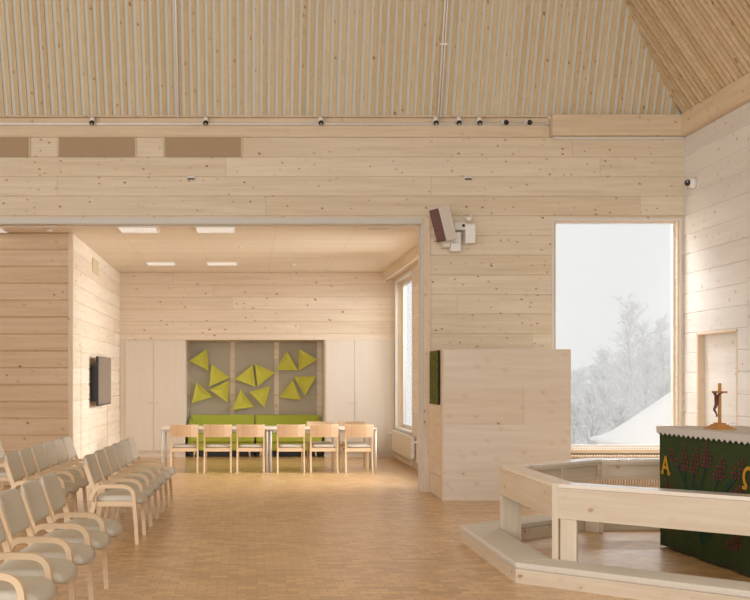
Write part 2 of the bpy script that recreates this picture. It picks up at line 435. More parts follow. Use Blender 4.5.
# right plane: rises toward -X, battens up the slope
nr = Vector((-TR, 0, -1)).normalized()
def rp(y, dz): return Vector((XR - .03 - dz / TR, y, 5.205 + dz))
mb = MB(); HR = 4.6
def ytop(dz): return YM - dz / TB
quadbox(mb, rp(-1, 0), rp(YM, 0), rp(ytop(HR), HR), rp(-1, HR), -nr * .1)
y = YM - pitch
while y > 7.0:
    dzm = min(HR, (YM - .03 - y - .07) * TB)
    da = min(HR, (YM - .03 - y) * TB); db = min(HR, (YM - .03 - y - .07) * TB)
    if db > .03: quadbox(mb, rp(y, .001), rp(y + .07, .001), rp(y + .07, db), rp(y, da), nr * .036, 1)
    y -= pitch
struct(mb.build('ceiling.001', ['felt', 'batten_r']))
mb = MB(); mb.box(XL, XR - 2.2, Y0, YM - .03 - H / TB, 5.2 + H, 5.3 + H); struct(mb.build('shade_lid', 'batten'))  # unseen flat lid, added to keep sky light off the battened roof
# hip cover strip
a = Vector((XR - .05, YM - .06, 5.22)); b = Vector((XR - .05 - H / TR, YM - .06 - H / TB, 5.22 + H))
mb = MB(); mb.tube([a, b], .022, 4); struct(mb.build('trim_8', 'beam'))

# alcove shell
AX0, AX1, AZ = -2.55, 2.96, 3.71
YF = 14.62
SH = .247
mb = MB(); mb.box(XL, AX1 + .2, YM + .2, YB + .9, AZ, AZ + .12)
struct(mb.build('ceiling.002', 'ceil'))
mb = MB()
for xs in (-1.85, -.72, .42, 1.57, 2.72): mb.box(xs - .003, xs + .003, YM + .21, YB - .01, AZ - .0015, AZ + .004)
mb.box(XL, -2.6, YF - .19, YF - .17, AZ - .002, AZ + .004)
struct(mb.build('trim_9', 'trim_z'))
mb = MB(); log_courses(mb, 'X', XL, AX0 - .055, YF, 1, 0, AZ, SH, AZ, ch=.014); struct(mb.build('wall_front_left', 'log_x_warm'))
mb = MB(); log_courses(mb, 'Y', YF + .04, YB + 1, AX0, -1, 0, AZ, SH, AZ, ch=.013); struct(mb.build('wall_left', 'log_y_small'))
mb = MB(); mb.box(AX0 - .062, AX0 + .006, YF - .012, YF + .05, 0, AZ, .004); struct(mb.build('trim_10', 'trim_z'))
NX0, NX1, NZ = -1.24, 1.555, 2.355
mb = MB(); log_courses(mb, 'X', AX0 - .2, AX1 + .2, YB, 1, NZ, AZ, SH, AZ)
struct(mb.build('wall_alcove', 'log_x_small'))
mb = MB(); log_courses(mb, 'X', AX0 - .2, AX1 + .2, YB + .8, 1, 0, NZ + .01, SH, AZ)
struct(mb.build('wall_niche', 'log_x_small'))
mb = MB(); mb.box(AX0 - .2, AX1 + .2, YB + .201, YB + .95, NZ + .002, NZ + .12)
struct(mb.build('trim_15', 'trim_x'))
# alcove right wall: far window, plus an unseen one added to let light in
AW = [(17.82, 19.86), (14.75, 16.75)]; AWZ0, AWZ1 = .60, 3.50
mb = MB()
log_courses(mb, 'Y', YM + .2, YB + 1, AX1, 1, AWZ1, AZ, SH, AZ)
log_courses(mb, 'Y', YM + .2, YB + 1, AX1, 1, 0, AWZ0, SH, AZ)
for a0, a1 in ((YM + .2, 14.75), (16.75, 17.82), (19.86, YB + 1)): log_courses(mb, 'Y', a0, a1, AX1, 1, AWZ0, AWZ1, SH, AZ)
struct(mb.build('wall_alcove_right', 'log_y_small'))
mb = MB(); mb.box(2.72, AX1 - .001, YM + .26, YB - .002, 3.56, AZ - .001, .004); struct(mb.build('trim_11', 'beam_y'))
mb = MB(); mb.box(2.76, 2.80, YM + .26, YB - .003, 3.545, 3.56, .002); struct(mb.build('trim_12', 'white'))
for i, (a0, a1) in enumerate(AW):
    w = struct(empty('window_%d' % (i + 2), (0, 0, 0)))
    def ring(name, g, wd, x0, x1, mat):
        mb = MB()
        mb.box(x0, x1, a0 + g, a0 + g + wd, AWZ0 + g, AWZ1 - g, .003); mb.box(x0, x1, a1 - g - wd, a1 - g, AWZ0 + g, AWZ1 - g, .003)
        mb.box(x0, x1, a0 + g + wd, a1 - g - wd, AWZ1 - g - wd, AWZ1 - g, .003); mb.box(x0, x1, a0 + g + wd, a1 - g - wd, AWZ0 + g, AWZ0 + g + wd, .003)
        return mb.build(name, mat, w)
    ring('architrave', -.02, .045, AX1 - .02, AX1 + .03, 'frame_w'); ring('window_lining', .0, .02, AX1 + .02, AX1 + .17, 'trim_z'); ring('window_frame', .02, .07, AX1 + .12, AX1 + .19, 'frame_w')
    mb = MB(); mb.box(AX1 + .15, AX1 + .156, a0 + .08, a1 - .08, AWZ0 + .08, AWZ1 - .08); mb.build('pane', 'glass', w)
mb = MB(); mb.box(NX1 - .2, AX1 - .001, YB - .015, YB - .002, 2.36, 2.362); mb.b.free()
# skirtings
mb = MB(); mb.box(AX1 - .018, AX1 - .001, YM + .26, YB - .02, 0, .09, .003); struct(mb.build('baseboard_alcove_right', 'trim_x'))
mb = MB(); mb.box(AX0 + .001, AX0 + .016, YF + .06, YB - .02, 0, .08, .003); struct(mb.build('baseboard_alcove_left', 'trim_x'))
# flush door in alcove left wall
d0, d1 = 14.97, 18.6
y_a = 1000 * 2.55 / (247 - 81.0)
mb = MB(); mb.box(AX0 + .0005, AX0 + .006, y_a - .02, y_a + .02, 0, 2.12, .002); struct(mb.build('trim_13', 'trim_z'))
y_b = 1000 * 2.55 / (247 - 107.5)
mb = MB(); mb.box(AX0 + .0005, AX0 + .006, y_b - .02, y_b + .02, 0, 1.1, .002); struct(mb.build('trim_14', 'trim_z'))

mb = MB(); log_courses(mb, 'Y', Y0, YB + 1, -9.0, -1, 0, 9.0, LH, 9.0); struct(mb.build('wall_shade_left', 'log_y'))
# side hall walls beyond the frame: rear wall with big openings left out; solid left wall added unseen to darken the left side
# ------------------------------------------------------------------ built-in cupboards
def cupboard(name, x0, x1, doors, label, knobs=(), dirn=1):
    r = tag(empty(name, ((x0 + x1) / 2, YB + .2, 0)), label, 'cupboard')
    cx = (x0 + x1) / 2; cy = YB + .2
    L = lambda a, b: (a - cx, b - cx)
    mb = MB(); mb.box(x0 - cx, x1 - cx, .001 + YB - cy, .58, .09, NZ - .002, .004); mb.build('carcass', 'cup', r)
    mb = MB(); mb.box(x0 - cx, x1 - cx, 0.012 + YB - cy, .56, 0, .088); mb.build('plinth', 'cup', r)
    for i, (a, b) in enumerate(doors):
        mb = MB(); mb.box(a - cx + .0035, b - cx - .0035, YB - .02 - cy, YB - cy, .135, NZ - .025, .0025); dd = mb.build('door', 'cup', r)
        kx = knobs[i]
        mk = MB(); mk.lathe([(.006, 0), (.006, .012), (.014, .016), (.013, .026), (.001, .028)], 12, (kx - cx, YB - .02 - cy, 1.09), Matrix.Rotation(math.pi / 2, 4, 'X')); mk.build('knob', 'chrome', dd)
    return r
cupboard('tall_cupboard', AX0 + .004, NX0, [(-2.44, -1.87), (-1.87, -1.245)], 'pale birch built-in cupboard left of the grey panels, beside the television wall', (-1.93, -1.80))
cupboard('tall_cupboard', NX1, AX1 - .004, [(1.575, 2.155), (2.155, 2.76)], 'pale birch built-in cupboard right of the green sofas, beside the alcove window', (2.10, 2.20))

# partition cabinet in front of main wall
CX0, CX1, CY0, CZ = 2.52, 4.17, 12.87, 1.956
r = tag(empty('partition_cabinet', (CX0, CY0, 0)), 'low plain pine cabinet block standing against the log wall left of the tall window', 'cabinet')
mb = MB(); mb.box(.012, CX1 - CX0, 0, YM - CY0 - .02, 0.0, CZ, .005); mb.build('body', 'board', r)
mb = MB(); mb.box(-.006, .012, .10, .93, .30, CZ - .03, .003); dd = mb.build('door', 'board_y', r, loc=(0, 0, 0))
mb = MB(); mb.box(-.0, .012, .10, .93, .03, .29, .003); mb.build('lower_panel', 'board_y', r)
mb = MB(); mb.box(-.008, .012, .0, .085, 0.0, CZ - .005, .003); mb.build('corner_post', 'trim_z', r)
# green banner on its left side
mb = MB()
xs = CX0 - .03
n = 14
rows = []
for i in range(n + 1):
    y = CY0 + .14 + .6 * i / n
    ox = .006 * math.sin(i * 1.7)
    rows.append([mb.b.verts.new((xs + ox, y, z)) for z in (1.235, 1.5, 1.75, 1.945)] + [mb.b.verts.new((xs + ox + .012, y, z)) for z in (1.945, 1.75, 1.5, 1.235)])
for i in range(n):
    for k in range(8): mb.face([rows[i][k], rows[i][(k + 1) % 8], rows[i + 1][(k + 1) % 8], rows[i + 1][k]])
mb.face(rows[0][::-1]); mb.face(rows[-1])
b = mb.build('textile_banner', 'textile'); tag(b, 'narrow olive green textile hanging on the side of the pine cabinet block', 'banner')
mb = MB(); mb.box(xs - .008, xs + .016, CY0 + .122, CY0 + .139, 1.235, 1.945, .003); mb.build('binding', 'banner_edge', b)

# ------------------------------------------------------------------ alcove fittings
for (a, b_, lab) in ((-1.18, -.354, 'leftmost of the three grey felt wall panels above the green sofas'), (-.25, .5625, 'middle one of the three grey felt wall panels above the green sofas'), (.667, 1.448, 'rightmost of the three grey felt wall panels above the green sofas')):
    mb = MB(); mb.box(a, b_, YB + .765, YB + .798, .06, 2.335, .006); tag(mb.build('felt_panel', 'panel'), lab, 'panel', 'grey felt wall panels')
TRI = [((206.7, 348.7), (189.2, 360.8), (208.7, 370.8), 'lime felt triangle at the top of the left grey panel, pointing left'),
 ((211.3, 364.2), (209.2, 386.7), (229.7, 377.5), 'lime felt triangle on the left grey panel, pointing right'),
 ((229.2, 380), (209.5, 389.7), (227.5, 402.5), 'lime felt triangle on the left grey panel beneath the right-pointing one'),
 ((196.3, 382), (191.7, 403.3), (213, 396.7), 'lime felt triangle at the lower left of the left grey panel'),
 ((252.5, 365), (235, 379.2), (255.8, 387), 'lime felt triangle on the middle grey panel, pointing left'),
 ((255, 363.8), (257.5, 386.7), (275, 372.5), 'lime felt triangle on the middle grey panel, pointing right at its edge'),
 ((240.5, 389.2), (232.2, 410), (254.2, 407), 'lowest lime felt triangle on the middle grey panel, pointing up'),
 ((249.2, 392), (270.3, 386.2), (264.5, 407.5), 'lime felt triangle on the middle grey panel, pointing down'),
 ((287, 351), (275.7, 370), (298, 370.3), 'lime felt triangle at the upper left of the right grey panel, pointing up'),
 ((298.7, 348.7), (298.7, 370.7), (317.6, 359.6), 'lime felt triangle at the upper right of the right grey panel, pointing right'),
 ((292.7, 379.6), (279.6, 397.3), (301, 400), 'lime felt triangle at the lower left of the right grey panel, pointing up'),
 ((294, 376.7), (316, 376.4), (305, 396), 'lime felt triangle at the lower right of the right grey panel, pointing down')]
for a, b_, c_, lab in TRI:
    YT = YB + .655; YK = YB + .764
    P = [Vector((PX(p[0], YT), YT, PZ(p[1], YT))) for p in (a, b_, c_)]
    cen = sum(P, Vector()) / 3
    mb = MB(); v = [mb.b.verts.new(p - cen) for p in P]; bk_ = [mb.b.verts.new((p - cen) * .93 + Vector((0, YK - YT, 0))) for p in P]
    rim = [mb.b.verts.new((p - cen) * .86 + Vector((0, .004, 0))) for p in P]
    mids = [mb.b.verts.new((p - cen) * .45 + Vector((0, .034, 0))) for p in P]; cc = mb.b.verts.new((0, .046, 0))
    for i in range(3):
        j = (i + 1) % 3
        mb.face([v[i], v[j], rim[j], rim[i]]); mb.face([rim[i], rim[j], mids[j], mids[i]]); mb.face([mids[i], mids[j], cc])
        mb.face([v[j], v[i], bk_[i], bk_[j]])
    mb.face(bk_[::-1])
    tag(mb.build('triangle_cushion', 'green', loc=cen), lab, 'acoustic pad', 'lime felt triangles on the grey panels')

# sofas
def sofa():
    r = empty('sofa', (0, 0, 0)); W = 1.33
    mb = MB(); mb.box(-W / 2 + .01, W / 2 - .01, -.34, .32, .13, .30, .02); mb.build('base', 'sofa', r)
    mb = MB(); mb.box(-W / 2 + .02, W / 2 - .02, -.22, .3, .002, .128, .004); mb.build('plinth', 'black', r)  # black block paints the shade in the open gap between the legs
    mb = MB(); mb.box(-W / 2 + .012, W / 2 - .012, -.38, .14, .30, .46, .035); mb.build('seat_cushion', 'sofa', r)
    mb = MB(); mb.prism([(-W / 2 + .004, .12, .30), (-W / 2 + .004, .22, .83), (-W / 2 + .004, .34, .83), (-W / 2 + .004, .36, .30)], (W - .008, 0, 0), bev=.03); mb.build('backrest', 'sofa', r)
    for sx in (-1, 1):
        for sy in (-.3, .28):
            m2 = MB(); m2.tube([(sx * (W / 2 - .12), sy, .13), (sx * (W / 2 - .10), sy, 0)], [.022, .016], 8); m2.build('leg', 'birch_z', r)
    return r
def sofa_arm(r, sx):
    W = 1.33
    mb = MB(); x0 = sx * (W / 2 - .10); x1 = sx * (W / 2 + .02)
    mb.prism([(min(x0, x1), -.34, .13), (min(x0, x1), -.36, .58), (min(x0, x1), -.1, .66), (min(x0, x1), .2, .76), (min(x0, x1), .33, .76), (min(x0, x1), .33, .13)], (abs(x1 - x0), 0, 0), bev=.03)
    mb.build('armrest', 'sofa', r)
s1 = sofa(); s2 = copy_tree(s1)
s1.location = (-.505, YB + .385, 0); s2.location = (.83, YB + .385, 0)
tag(s1, 'lime green upholstered sofa under the left and middle grey panels', 'sofa', 'lime green sofas'); tag(s2, 'lime green upholstered sofa under the right grey panel, at the right', 'sofa', 'lime green sofas')
sofa_arm(s1, -1); sofa_arm(s2, 1)

# tables
def table():
    r = empty('table', (0, 0, 0)); W, D = 1.825, .80
    mb = MB(); mb.box(-W / 2, W / 2, -D / 2, D / 2, .718, .745, .006); mb.build('tabletop', 'cup', r)
    mb = MB()
    mb.box(-W / 2 + .06, W / 2 - .06, -D / 2 + .05, -D / 2 + .07, .67, .718); mb.box(-W / 2 + .06, W / 2 - .06, D / 2 - .07, D / 2 - .05, .67, .718)
    mb.box(-W / 2 + .06, -W / 2 + .08, -D / 2 + .07, D / 2 - .07, .67, .718); mb.box(W / 2 - .08, W / 2 - .06, -D / 2 + .07, D / 2 - .07, .67, .718)
    mb.build('apron', 'steelwhite', r)
    for sx in (-1, 1):
        for sy in (-1, 1):
            mb = MB(); mb.tube([(sx * (W / 2 - .03), sy * (D / 2 - .04), .718), (sx * (W / 2 - .03), sy * (D / 2 - .04), 0)], .021, 12); mb.build('leg', 'legwhite', r)
    return r
t1 = table(); t2 = copy_tree(t1); t1.location = (-.545, 17.20, 0); t2.location = (1.283, 17.20, 0)
tag(t1, 'birch topped table with white tube legs, left one of the two joined tables', 'table', 'two joined alcove tables'); tag(t2, 'birch topped table with white tube legs, right one, near the alcove window', 'table', 'two joined alcove tables')

# alcove chairs (face +Y)
def side_chair():
    r = empty('dining_chair', (0, 0, 0)); W = .47
    for sx in (-1, 1):
        x0 = sx * (W / 2 - .013); mb = MB()
        pth = smooth([Vector((-.25, 0, 0)), Vector((-.20, 0, .25)), Vector((-.185, 0, .45)), Vector((-.215, 0, .64)), Vector((-.25, 0, .81))], 4)
        # ribbon lies in XZ; rotate into YZ
        mb.ribbon([(p.x, p.z) for p in pth], .036, -.013, .013)
        for v in mb.b.verts: v.co = Vector((x0 - v.co.y, v.co.x, v.co.z))
        mb.build('rear_leg', 'birch_z', r)
        mb = MB(); mb.prism([(x0 * .93 - .014, .17, .41), (x0 * .93 + .014, .17, .41), (x0 * .93 + .014, .205, .41), (x0 * .93 - .014, .205, .41)], (0, .02, -.41)); mb.build('front_leg', 'birch_z', r)
        mb = MB(); mb.box(x0 * .95 - .009, x0 * .95 + .009, -.17, .2, .365, .405, .003); mb.build('side_rail', 'birch', r)
    mb = MB(); mb.box(-W / 2 + .026, W / 2 - .026, -.195, -.175, .355, .415, .004); mb.build('cross_rail', 'birch', r); mb = MB(); mb.box(-W / 2 + .04, W / 2 - .04, .175, .193, .36, .41, .004); mb.build('cross_rail', 'birch', r)
    # curved plywood back
    mb = MB(); n = 12; rows = []
    for i in range(n + 1):
        u = -1 + 2 * i / n; x = u * (W / 2 + .002); yy = -.03 * (1 - u * u)
        rows.append([mb.b.verts.new((x, yy - .222, .60)), mb.b.verts.new((x, yy - .268, .805)), mb.b.verts.new((x, yy - .255, .81)), mb.b.verts.new((x, yy - .208, .60))])
    for i in range(n):
        for k in range(4):
            f = mb.face([rows[i][k], rows[i][(k + 1) % 4], rows[i + 1][(k + 1) % 4], rows[i + 1][k]])
    mb.face(rows[0][::-1]); mb.face(rows[-1]); mb.build('backrest', 'birchd', r)
    mb = MB(); mb.pad(.42, .42, .05, 10, .12, Matrix.Translation((0, .01, .44))); mb.build('seat', 'fabric', r)
    return r
ch = side_chair()
SC = [(-1.05, 16.93, 0, 'birch chair with grey seat at the left end of the tables, back to the camera'),
      (-.49, 16.93, 0, 'second birch chair from the left at the near side of the tables'),
      (.06, 16.93, 0, 'third birch chair from the left, just left of the middle white table leg'),
      (.735, 16.93, 0, 'birch chair just right of the middle white table leg, back to the camera'),
      (1.29, 16.93, 0, 'second birch chair from the right at the near side of the tables'),
      (1.865, 16.90, .03, 'birch chair at the right end of the tables, near side, back to the camera'),
      (1.30, 17.62, math.pi, 'birch chair across the table facing the camera, left of two on the sofa side'),
      (1.87, 17.62, math.pi, 'birch chair across the table facing the camera, right of two on the sofa side')]
for i, (x, y, rz, lab) in enumerate(SC):
    o = ch if i == 0 else copy_tree(ch)
    o.location = (x, y, 0); o.rotation_euler = (0, 0, rz); tag(o, lab, 'chair', 'birch chairs at the alcove tables')

# television
TV0, TV1 = 16.17, 17.68
r = tag(empty('television', (AX0 + .01, (TV0 + TV1) / 2, 1.5)), 'flat television on a bracket on the left log wall of the alcove', 'television')
hy = (TV1 - TV0) / 2
mb = MB(); mb.box(.095, .135, -hy, hy, -.37, .44, .006); mb.build('casing', 'black', r)
mb = MB(); mb.box(.1352, .138, -hy + .012, hy - .012, -.345, .428, .001); mb.build('screen', 'screen', r)
mb = MB(); mb.box(.0, .095, -.3, .3, -.15, .22, .004); mb.box(-.005, .09, -.62, -.55, -.3, .3, .004); mb.build('bracket', 'black', r)
# small grille high on left wall
mb = MB(); mb.box(AX0 + .001, AX0 + .012, 16.47, 17.13, 3.33, 3.58, .004); g = mb.build('air_grille', 'mesh_rim'); tag(g, 'small square tan air grille high on the left alcove wall', 'vent')
mb = MB(); mb.box(AX0 + .0121, AX0 + .016, 16.50, 17.10, 3.36, 3.55, .001); mb.build('grille_mesh', 'mesh_rim', g)
# radiators in alcove
def radiator(y0, y1, lab, valve):
    r = tag(empty('radiator', (2.87, y0, 0)), lab, 'radiator', 'cream radiators under the alcove windows'); L = y1 - y0
    mb = MB(); mb.box(0, .012, 0, L, .16, .55, .004); mb.build('front_panel', 'radiator', r)
    mb = MB(); mb.box(.06, .072, 0, L, .16, .55, .004); mb.build('rear_panel', 'radiator', r)
    mb = MB(); mb.box(-.001, .074, -.004, L + .004, .55, .562, .003); mb.box(.0125, .0595, -.003, .006, .17, .545); mb.box(.0125, .0595, L - .006, L + .003, .17, .545); mb.build('top_grille', 'white', r)
    mb = MB(); mb.tube([(.04, valve, .50), (.0, valve, .50), (-.05, valve, .50)], [.014, .02, .02], 10); mb.build('valve', 'white', r)
    mb = MB()
    for yy in (.25, L - .25): mb.box(.072, .088, yy - .02, yy + .02, .2, .52)
    mb.build('bracket', 'white', r)
    mb = MB(); mb.tube([(.045, L * .02 + .1, .16), (.045, L * .02 + .1, .0)], .009, 8); mb.build('pipe', 'white', r)
radiator(17.55, 19.85, 'cream panel radiator under the far alcove window beside the cupboard', 2.25)
radiator(14.9, 16.95, 'cream panel radiator partly hidden behind the opening jamb, nearer the camera', 2.0)

# alcove ceiling lights
LP = [((-1.83, -1.27), (14.05, 14.6), 'square white ceiling light near the lintel, left of two in front'), ((-.735, -.165), (14.05, 14.6), 'square white ceiling light near the lintel, right of two in front'),
      ((-1.86, -1.33), (18.25, 18.78), 'square white ceiling light toward the back of the alcove, left of two'), ((-.745, -.18), (18.25, 18.78), 'square white ceiling light toward the back of the alcove, right of two'),
      ((-4.1, -3.47), (14.12, 14.6), 'white ceiling light cut by the left edge of the photo')]
for (x0, x1), (y0, y1), lab in LP:
    r = tag(empty('ceiling_light', ((x0 + x1) / 2, (y0 + y1) / 2, AZ)), lab, 'ceiling light', 'square alcove ceiling lights')
    hx, hy = (x1 - x0) / 2, (y1 - y0) / 2
    mb = MB()
    mb.box(-hx, hx, -hy, -hy + .02, -.012, -.001); mb.box(-hx, hx, hy - .02, hy, -.012, -.001); mb.box(-hx, -hx + .02, -hy + .02, hy - .02, -.012, -.001); mb.box(hx - .02, hx, -hy + .02, hy - .02, -.012, -.001)
    for k in range(1, 8): mb.box(-hx + .02 + (2 * hx - .04) * k / 8 - .002, -hx + .02 + (2 * hx - .04) * k / 8 + .002, -hy + .02, hy - .02, -.011, -.006)
    mb.build('frame', 'white', r)
    mb = MB(); mb.box(-hx + .02, hx - .02, -hy + .02, hy - .02, -.005, -.001); mb.build('diffuser', 'lamp', r)
def disc(name, x, y, z, lab, cat, mat='white', rr=.05, hh=.045):
    mb = MB(); mb.lathe([(rr, 0), (rr, -.015), (rr * .75, -hh), (rr * .3, -hh - .004)], 16); o = mb.build(name, mat, loc=(x, y, z)); return tag(o, lab, cat)
disc('smoke_detector', .85, 18.55, AZ - .001, 'round white smoke detector on the alcove ceiling toward the back', 'smoke detector')
o = disc('ceiling_sensor', -2.83, 14.3, AZ - .001, 'small grey sensor on the alcove ceiling near the left block wall', 'sensor', 'offwhite', .045, .03)
mb = MB(); mb.box(1.72, 2.02, 13.86 + .3, 13.86 + .42, AZ - .006, AZ - .001, .002); tag(mb.build('ceiling_slot', 'steelwhite'), 'thin grey slot vent in the alcove ceiling behind the lintel at right', 'vent')
o = disc('ceiling_sensor', -.11, 16.2, AZ - .001, 'tiny white sensor on the alcove ceiling behind the front right light', 'sensor', 'white', .03, .02)

# ------------------------------------------------------------------ main wall fittings
for x0, x1, lab in ((-4.09, -3.03, 'brown mesh air grille high on the log wall, cut by the left edge'), (-2.61, -1.555, 'brown mesh air grille high on the log wall, middle of three'), (-1.14, -.083, 'brown mesh air grille high on the log wall, right of three')):
    z0, z1 = 4.655, 4.925; r = tag(empty('wall_grille', ((x0 + x1) / 2, YM, z0)), lab, 'vent', 'brown mesh grilles on the main wall'); hx = (x1 - x0) / 2
    mb = MB(); mb.box(-hx - .03, hx + .03, -.014, -.001, .27, .295, .002); mb.box(-hx - .025, -hx, -.012, -.001, 0, .27, .002); mb.box(hx, hx + .025, -.012, -.001, 0, .27, .002); mb.build('frame', 'mesh_rim', r)
    mb = MB(); mb.box(-hx, hx, -.008, -.001, .0, .27, .001); mb.build('grille_mesh', 'mesh', r)
mb = MB(); mb.tube([(XL, YM - .033, 5.105), (4.195, YM - .033, 5.105)], .02, 8); tag(mb.build('conduit', 'white'), 'long white horizontal conduit under the battened roof', 'conduit')
for i, (x, lab) in enumerate(((92, 'small white spotlight above the middle brown grille'), (205.7, 'small white spotlight above the right brown grille'), (321, 'small white spotlight on the conduit midway between the two upright conduits'),
        (436, 'small white spotlight at the foot of the right upright conduit'), (459, 'small white spotlight just right of the right upright conduit'), (479.6, 'small white spotlight above the loudspeaker, rightmost white one'))):
    r = tag(empty('spotlight', (PX(x, YM - .1), YM - .075, 5.17)), lab, 'spotlight', 'white spotlights on the conduit')
    mb = MB(); mb.lathe([(.034, .02), (.036, -.05), (.03, -.06)], 14, (0, 0, 0), Matrix.Rotation(-.5, 4, 'X')); mb.build('body', 'white', r)
    mb = MB(); mt = Matrix.Rotation(-.5 + 0, 4, 'X') @ Matrix.Translation((0, 0, -.085)); mb.lathe([(.03, .025), (.036, .01), (.034, -.012), (.02, -.014)], 14, (0, 0, 0), mt); mb.build('lamp_ring', 'black', r)
    mb = MB(); mb.lathe([(.017, -.0145), (.017, -.02), (.005, -.023)], 12, (0, 0, 0), mt); mb.build('lens', 'chrome', r)
for x, lab in ((505, 'small black clamp lamp on the conduit, left of two near the fascia end'), (528.5, 'small black clamp lamp on the conduit, nearest the fascia end')):
    r = tag(empty('clamp_lamp', (PX(x, YM - .06), YM - .05, 5.12)), lab, 'spotlight', 'black clamp lamps on the conduit')
    mb = MB(); mb.lathe([(.012, .03), (.03, .01), (.034, -.03), (.02, -.034)], 12, (0.01, -.03, 0), Matrix.Rotation(-.9, 4, 'X')); mb.build('head', 'black', r)
    mb = MB(); mb.box(-.05, -.012, -.02, .02, -.015, .035, .004); mb.tube([(-.03, 0, .01), (.01, -.01, .015)], .006, 6); mb.build('clamp', 'offwhite', r)
def roof_tube(x, dz1, dx=0): return [bk(x, .0, .055), bk(x + dx, dz1, .055)]
mb = MB(); mb.tube(roof_tube(PX(178.7, YM), 3.3), .014, 8); tag(mb.build('roof_conduit', 'white'), 'thin white upright conduit on the roof battens, left one', 'conduit')
mb = MB(); mb.tube(roof_tube(PX(436.7, YM), 3.3), .011, 8); mb.tube(roof_tube(PX(439.3, YM), 3.3), .011, 8)
for dz in (.9, 2.2): p = bk(PX(438, YM), dz, .05); mb.box(p.x - .05, p.x + .05, p.y - .02, p.y + .02, p.z - .012, p.z + .012)
tag(mb.build('roof_conduit', 'white'), 'pair of thin white upright conduits on the roof battens above the loudspeaker', 'conduit')
for x, y, lab, lower in ((191, 178.8, 'small black and white wall sensor below the right brown grille', 0), (467.7, 179, 'small pale wall sensor on the logs above the loudspeaker', 1)):
    r = tag(empty('wall_sensor', (PX(x, YM), YM - .001, PZ(y, YM))), lab, 'sensor')
    mb = MB(); mb.box(-.055, .055, -.03, 0, -.022, .03, .006); mb.build('body', 'offwhite', r)
    mb = MB(); mb.box(-.046, .046, -.036, -.0301, -.018, .004, .003); mb.build('window', 'black' if not lower else 'dark', r)

# loudspeaker + electronics
LX, LY, LZ = PX(438.5, 13.55), 13.60, PZ(225, 13.55)
fn = Vector((-.91, -.41, 0)); ang = math.atan2(fn.y, fn.x)
r = tag(empty('loudspeaker', (LX, LY, LZ)), 'white loudspeaker with mauve grille tilted on the wall right of the opening', 'loudspeaker')
r.rotation_euler = Matrix.Rotation(ang, 4, 'Z').to_3x3().to_4x4().to_euler()
r.rotation_euler = (Matrix.Rotation(ang, 4, 'Z') @ Matrix.Rotation(math.radians(17), 4, 'Y')).to_euler()
mb = MB(); mb.prism([(.0, -.115, -.235), (.0, .115, -.235), (-.20, .085, -.235), (-.20, -.085, -.235)], (0, 0, .47), bev=.008); mb.build('cabinet', 'offwhite', r)
mb = MB(); mb.box(.001, .014, -.095, .108, -.225, .225, .004); mb.build('grille', 'mauve', r)
mb = MB(); mb.lathe([(.018, 0), (.018, .006), (.004, .007)], 12, (-.11, -.10, .0), Matrix.Rotation(math.pi / 2, 4, 'X')); mb.build('badge', 'black', r)
mb = MB(); mb.tube([(-.19, 0, -.02), (-.24, .03, -.03)], .02, 10); mb.build('mount_arm', 'offwhite', r)
def wbox(name, x0, x1, y0, y1, Y, d, mat, lab, cat):
    xa, xb, za, zb = PX(x0, Y), PX(x1, Y), PZ(y1, Y), PZ(y0, Y)
    r = tag(empty(name, ((xa + xb) / 2, Y, za)), lab, cat); hx = (xb - xa) / 2
    mb = MB(); mb.box(-hx, hx, 0, d, 0, zb - za, .006); mb.build('housing', mat, r); return r, zb - za
r_, h_ = wbox('projector_box', 454.5, 466.5, 222, 229.8, 13.72, .165, 'offwhite', 'small white electronics box with a black eye, right of the loudspeaker', 'electronics box')
mb = MB(); mb.lathe([(.02, 0), (.02, .008), (.004, .01)], 12, (.04, 0, h_ * .55), Matrix.Rotation(math.pi / 2, 4, 'X')); mb.build('lens', 'black', r_)
r_, h_ = wbox('antenna_box', 465.6, 475.5, 224.2, 242.8, 13.70, .185, 'white', 'upright white box at the right of the wall electronics', 'electronics box')
mb = MB(); mb.box(-.05, .05, -.004, -.0005, h_ * .35, h_ * .355); mb.build('seam', 'steelwhite', r_)
r_, h_ = wbox('receiver_box', 450.5, 460.8, 232, 251, 13.74, .145, 'white', 'lowest upright white box of the wall electronics', 'electronics box')
mb = MB()
for dx in (-.03, .0, .03): mb.box(dx - .006, dx + .006, -.006, -.0005, h_ * .42, h_ * .46)
mb.build('sockets', 'dark', r_)
r_, h_ = wbox('bracket_box', 443.5, 450.3, 240.5, 246.8, 13.7, .185, 'offwhite', 'small white bracket piece just under the loudspeaker', 'bracket')
mb = MB(); mb.lathe([(.045, 0), (.045, -.02), (.036, -.05), (.012, -.066)], 16); o = mb.build('dome_camera', 'white', loc=(PX(469, 13.8), 13.80, PZ(217, 13.8))); tag(o, 'small white dome camera above the upright white box', 'camera')
mb = MB(); mb.tube(smooth([(PX(461, 13.87), 13.87, PZ(222, 13.87)), (PX(460.8, 13.87), 13.86, PZ(216, 13.87)), (PX(465, 13.87), 13.86, PZ(213.6, 13.87)), (PX(470.5, 13.87), 13.86, PZ(214.5, 13.87)), (PX(471, 13.87), 13.87, PZ(219, 13.87))]), .007, 8)
tag(mb.build('cable', 'white'), 'white cable looping over the wall electronics boxes', 'cable')
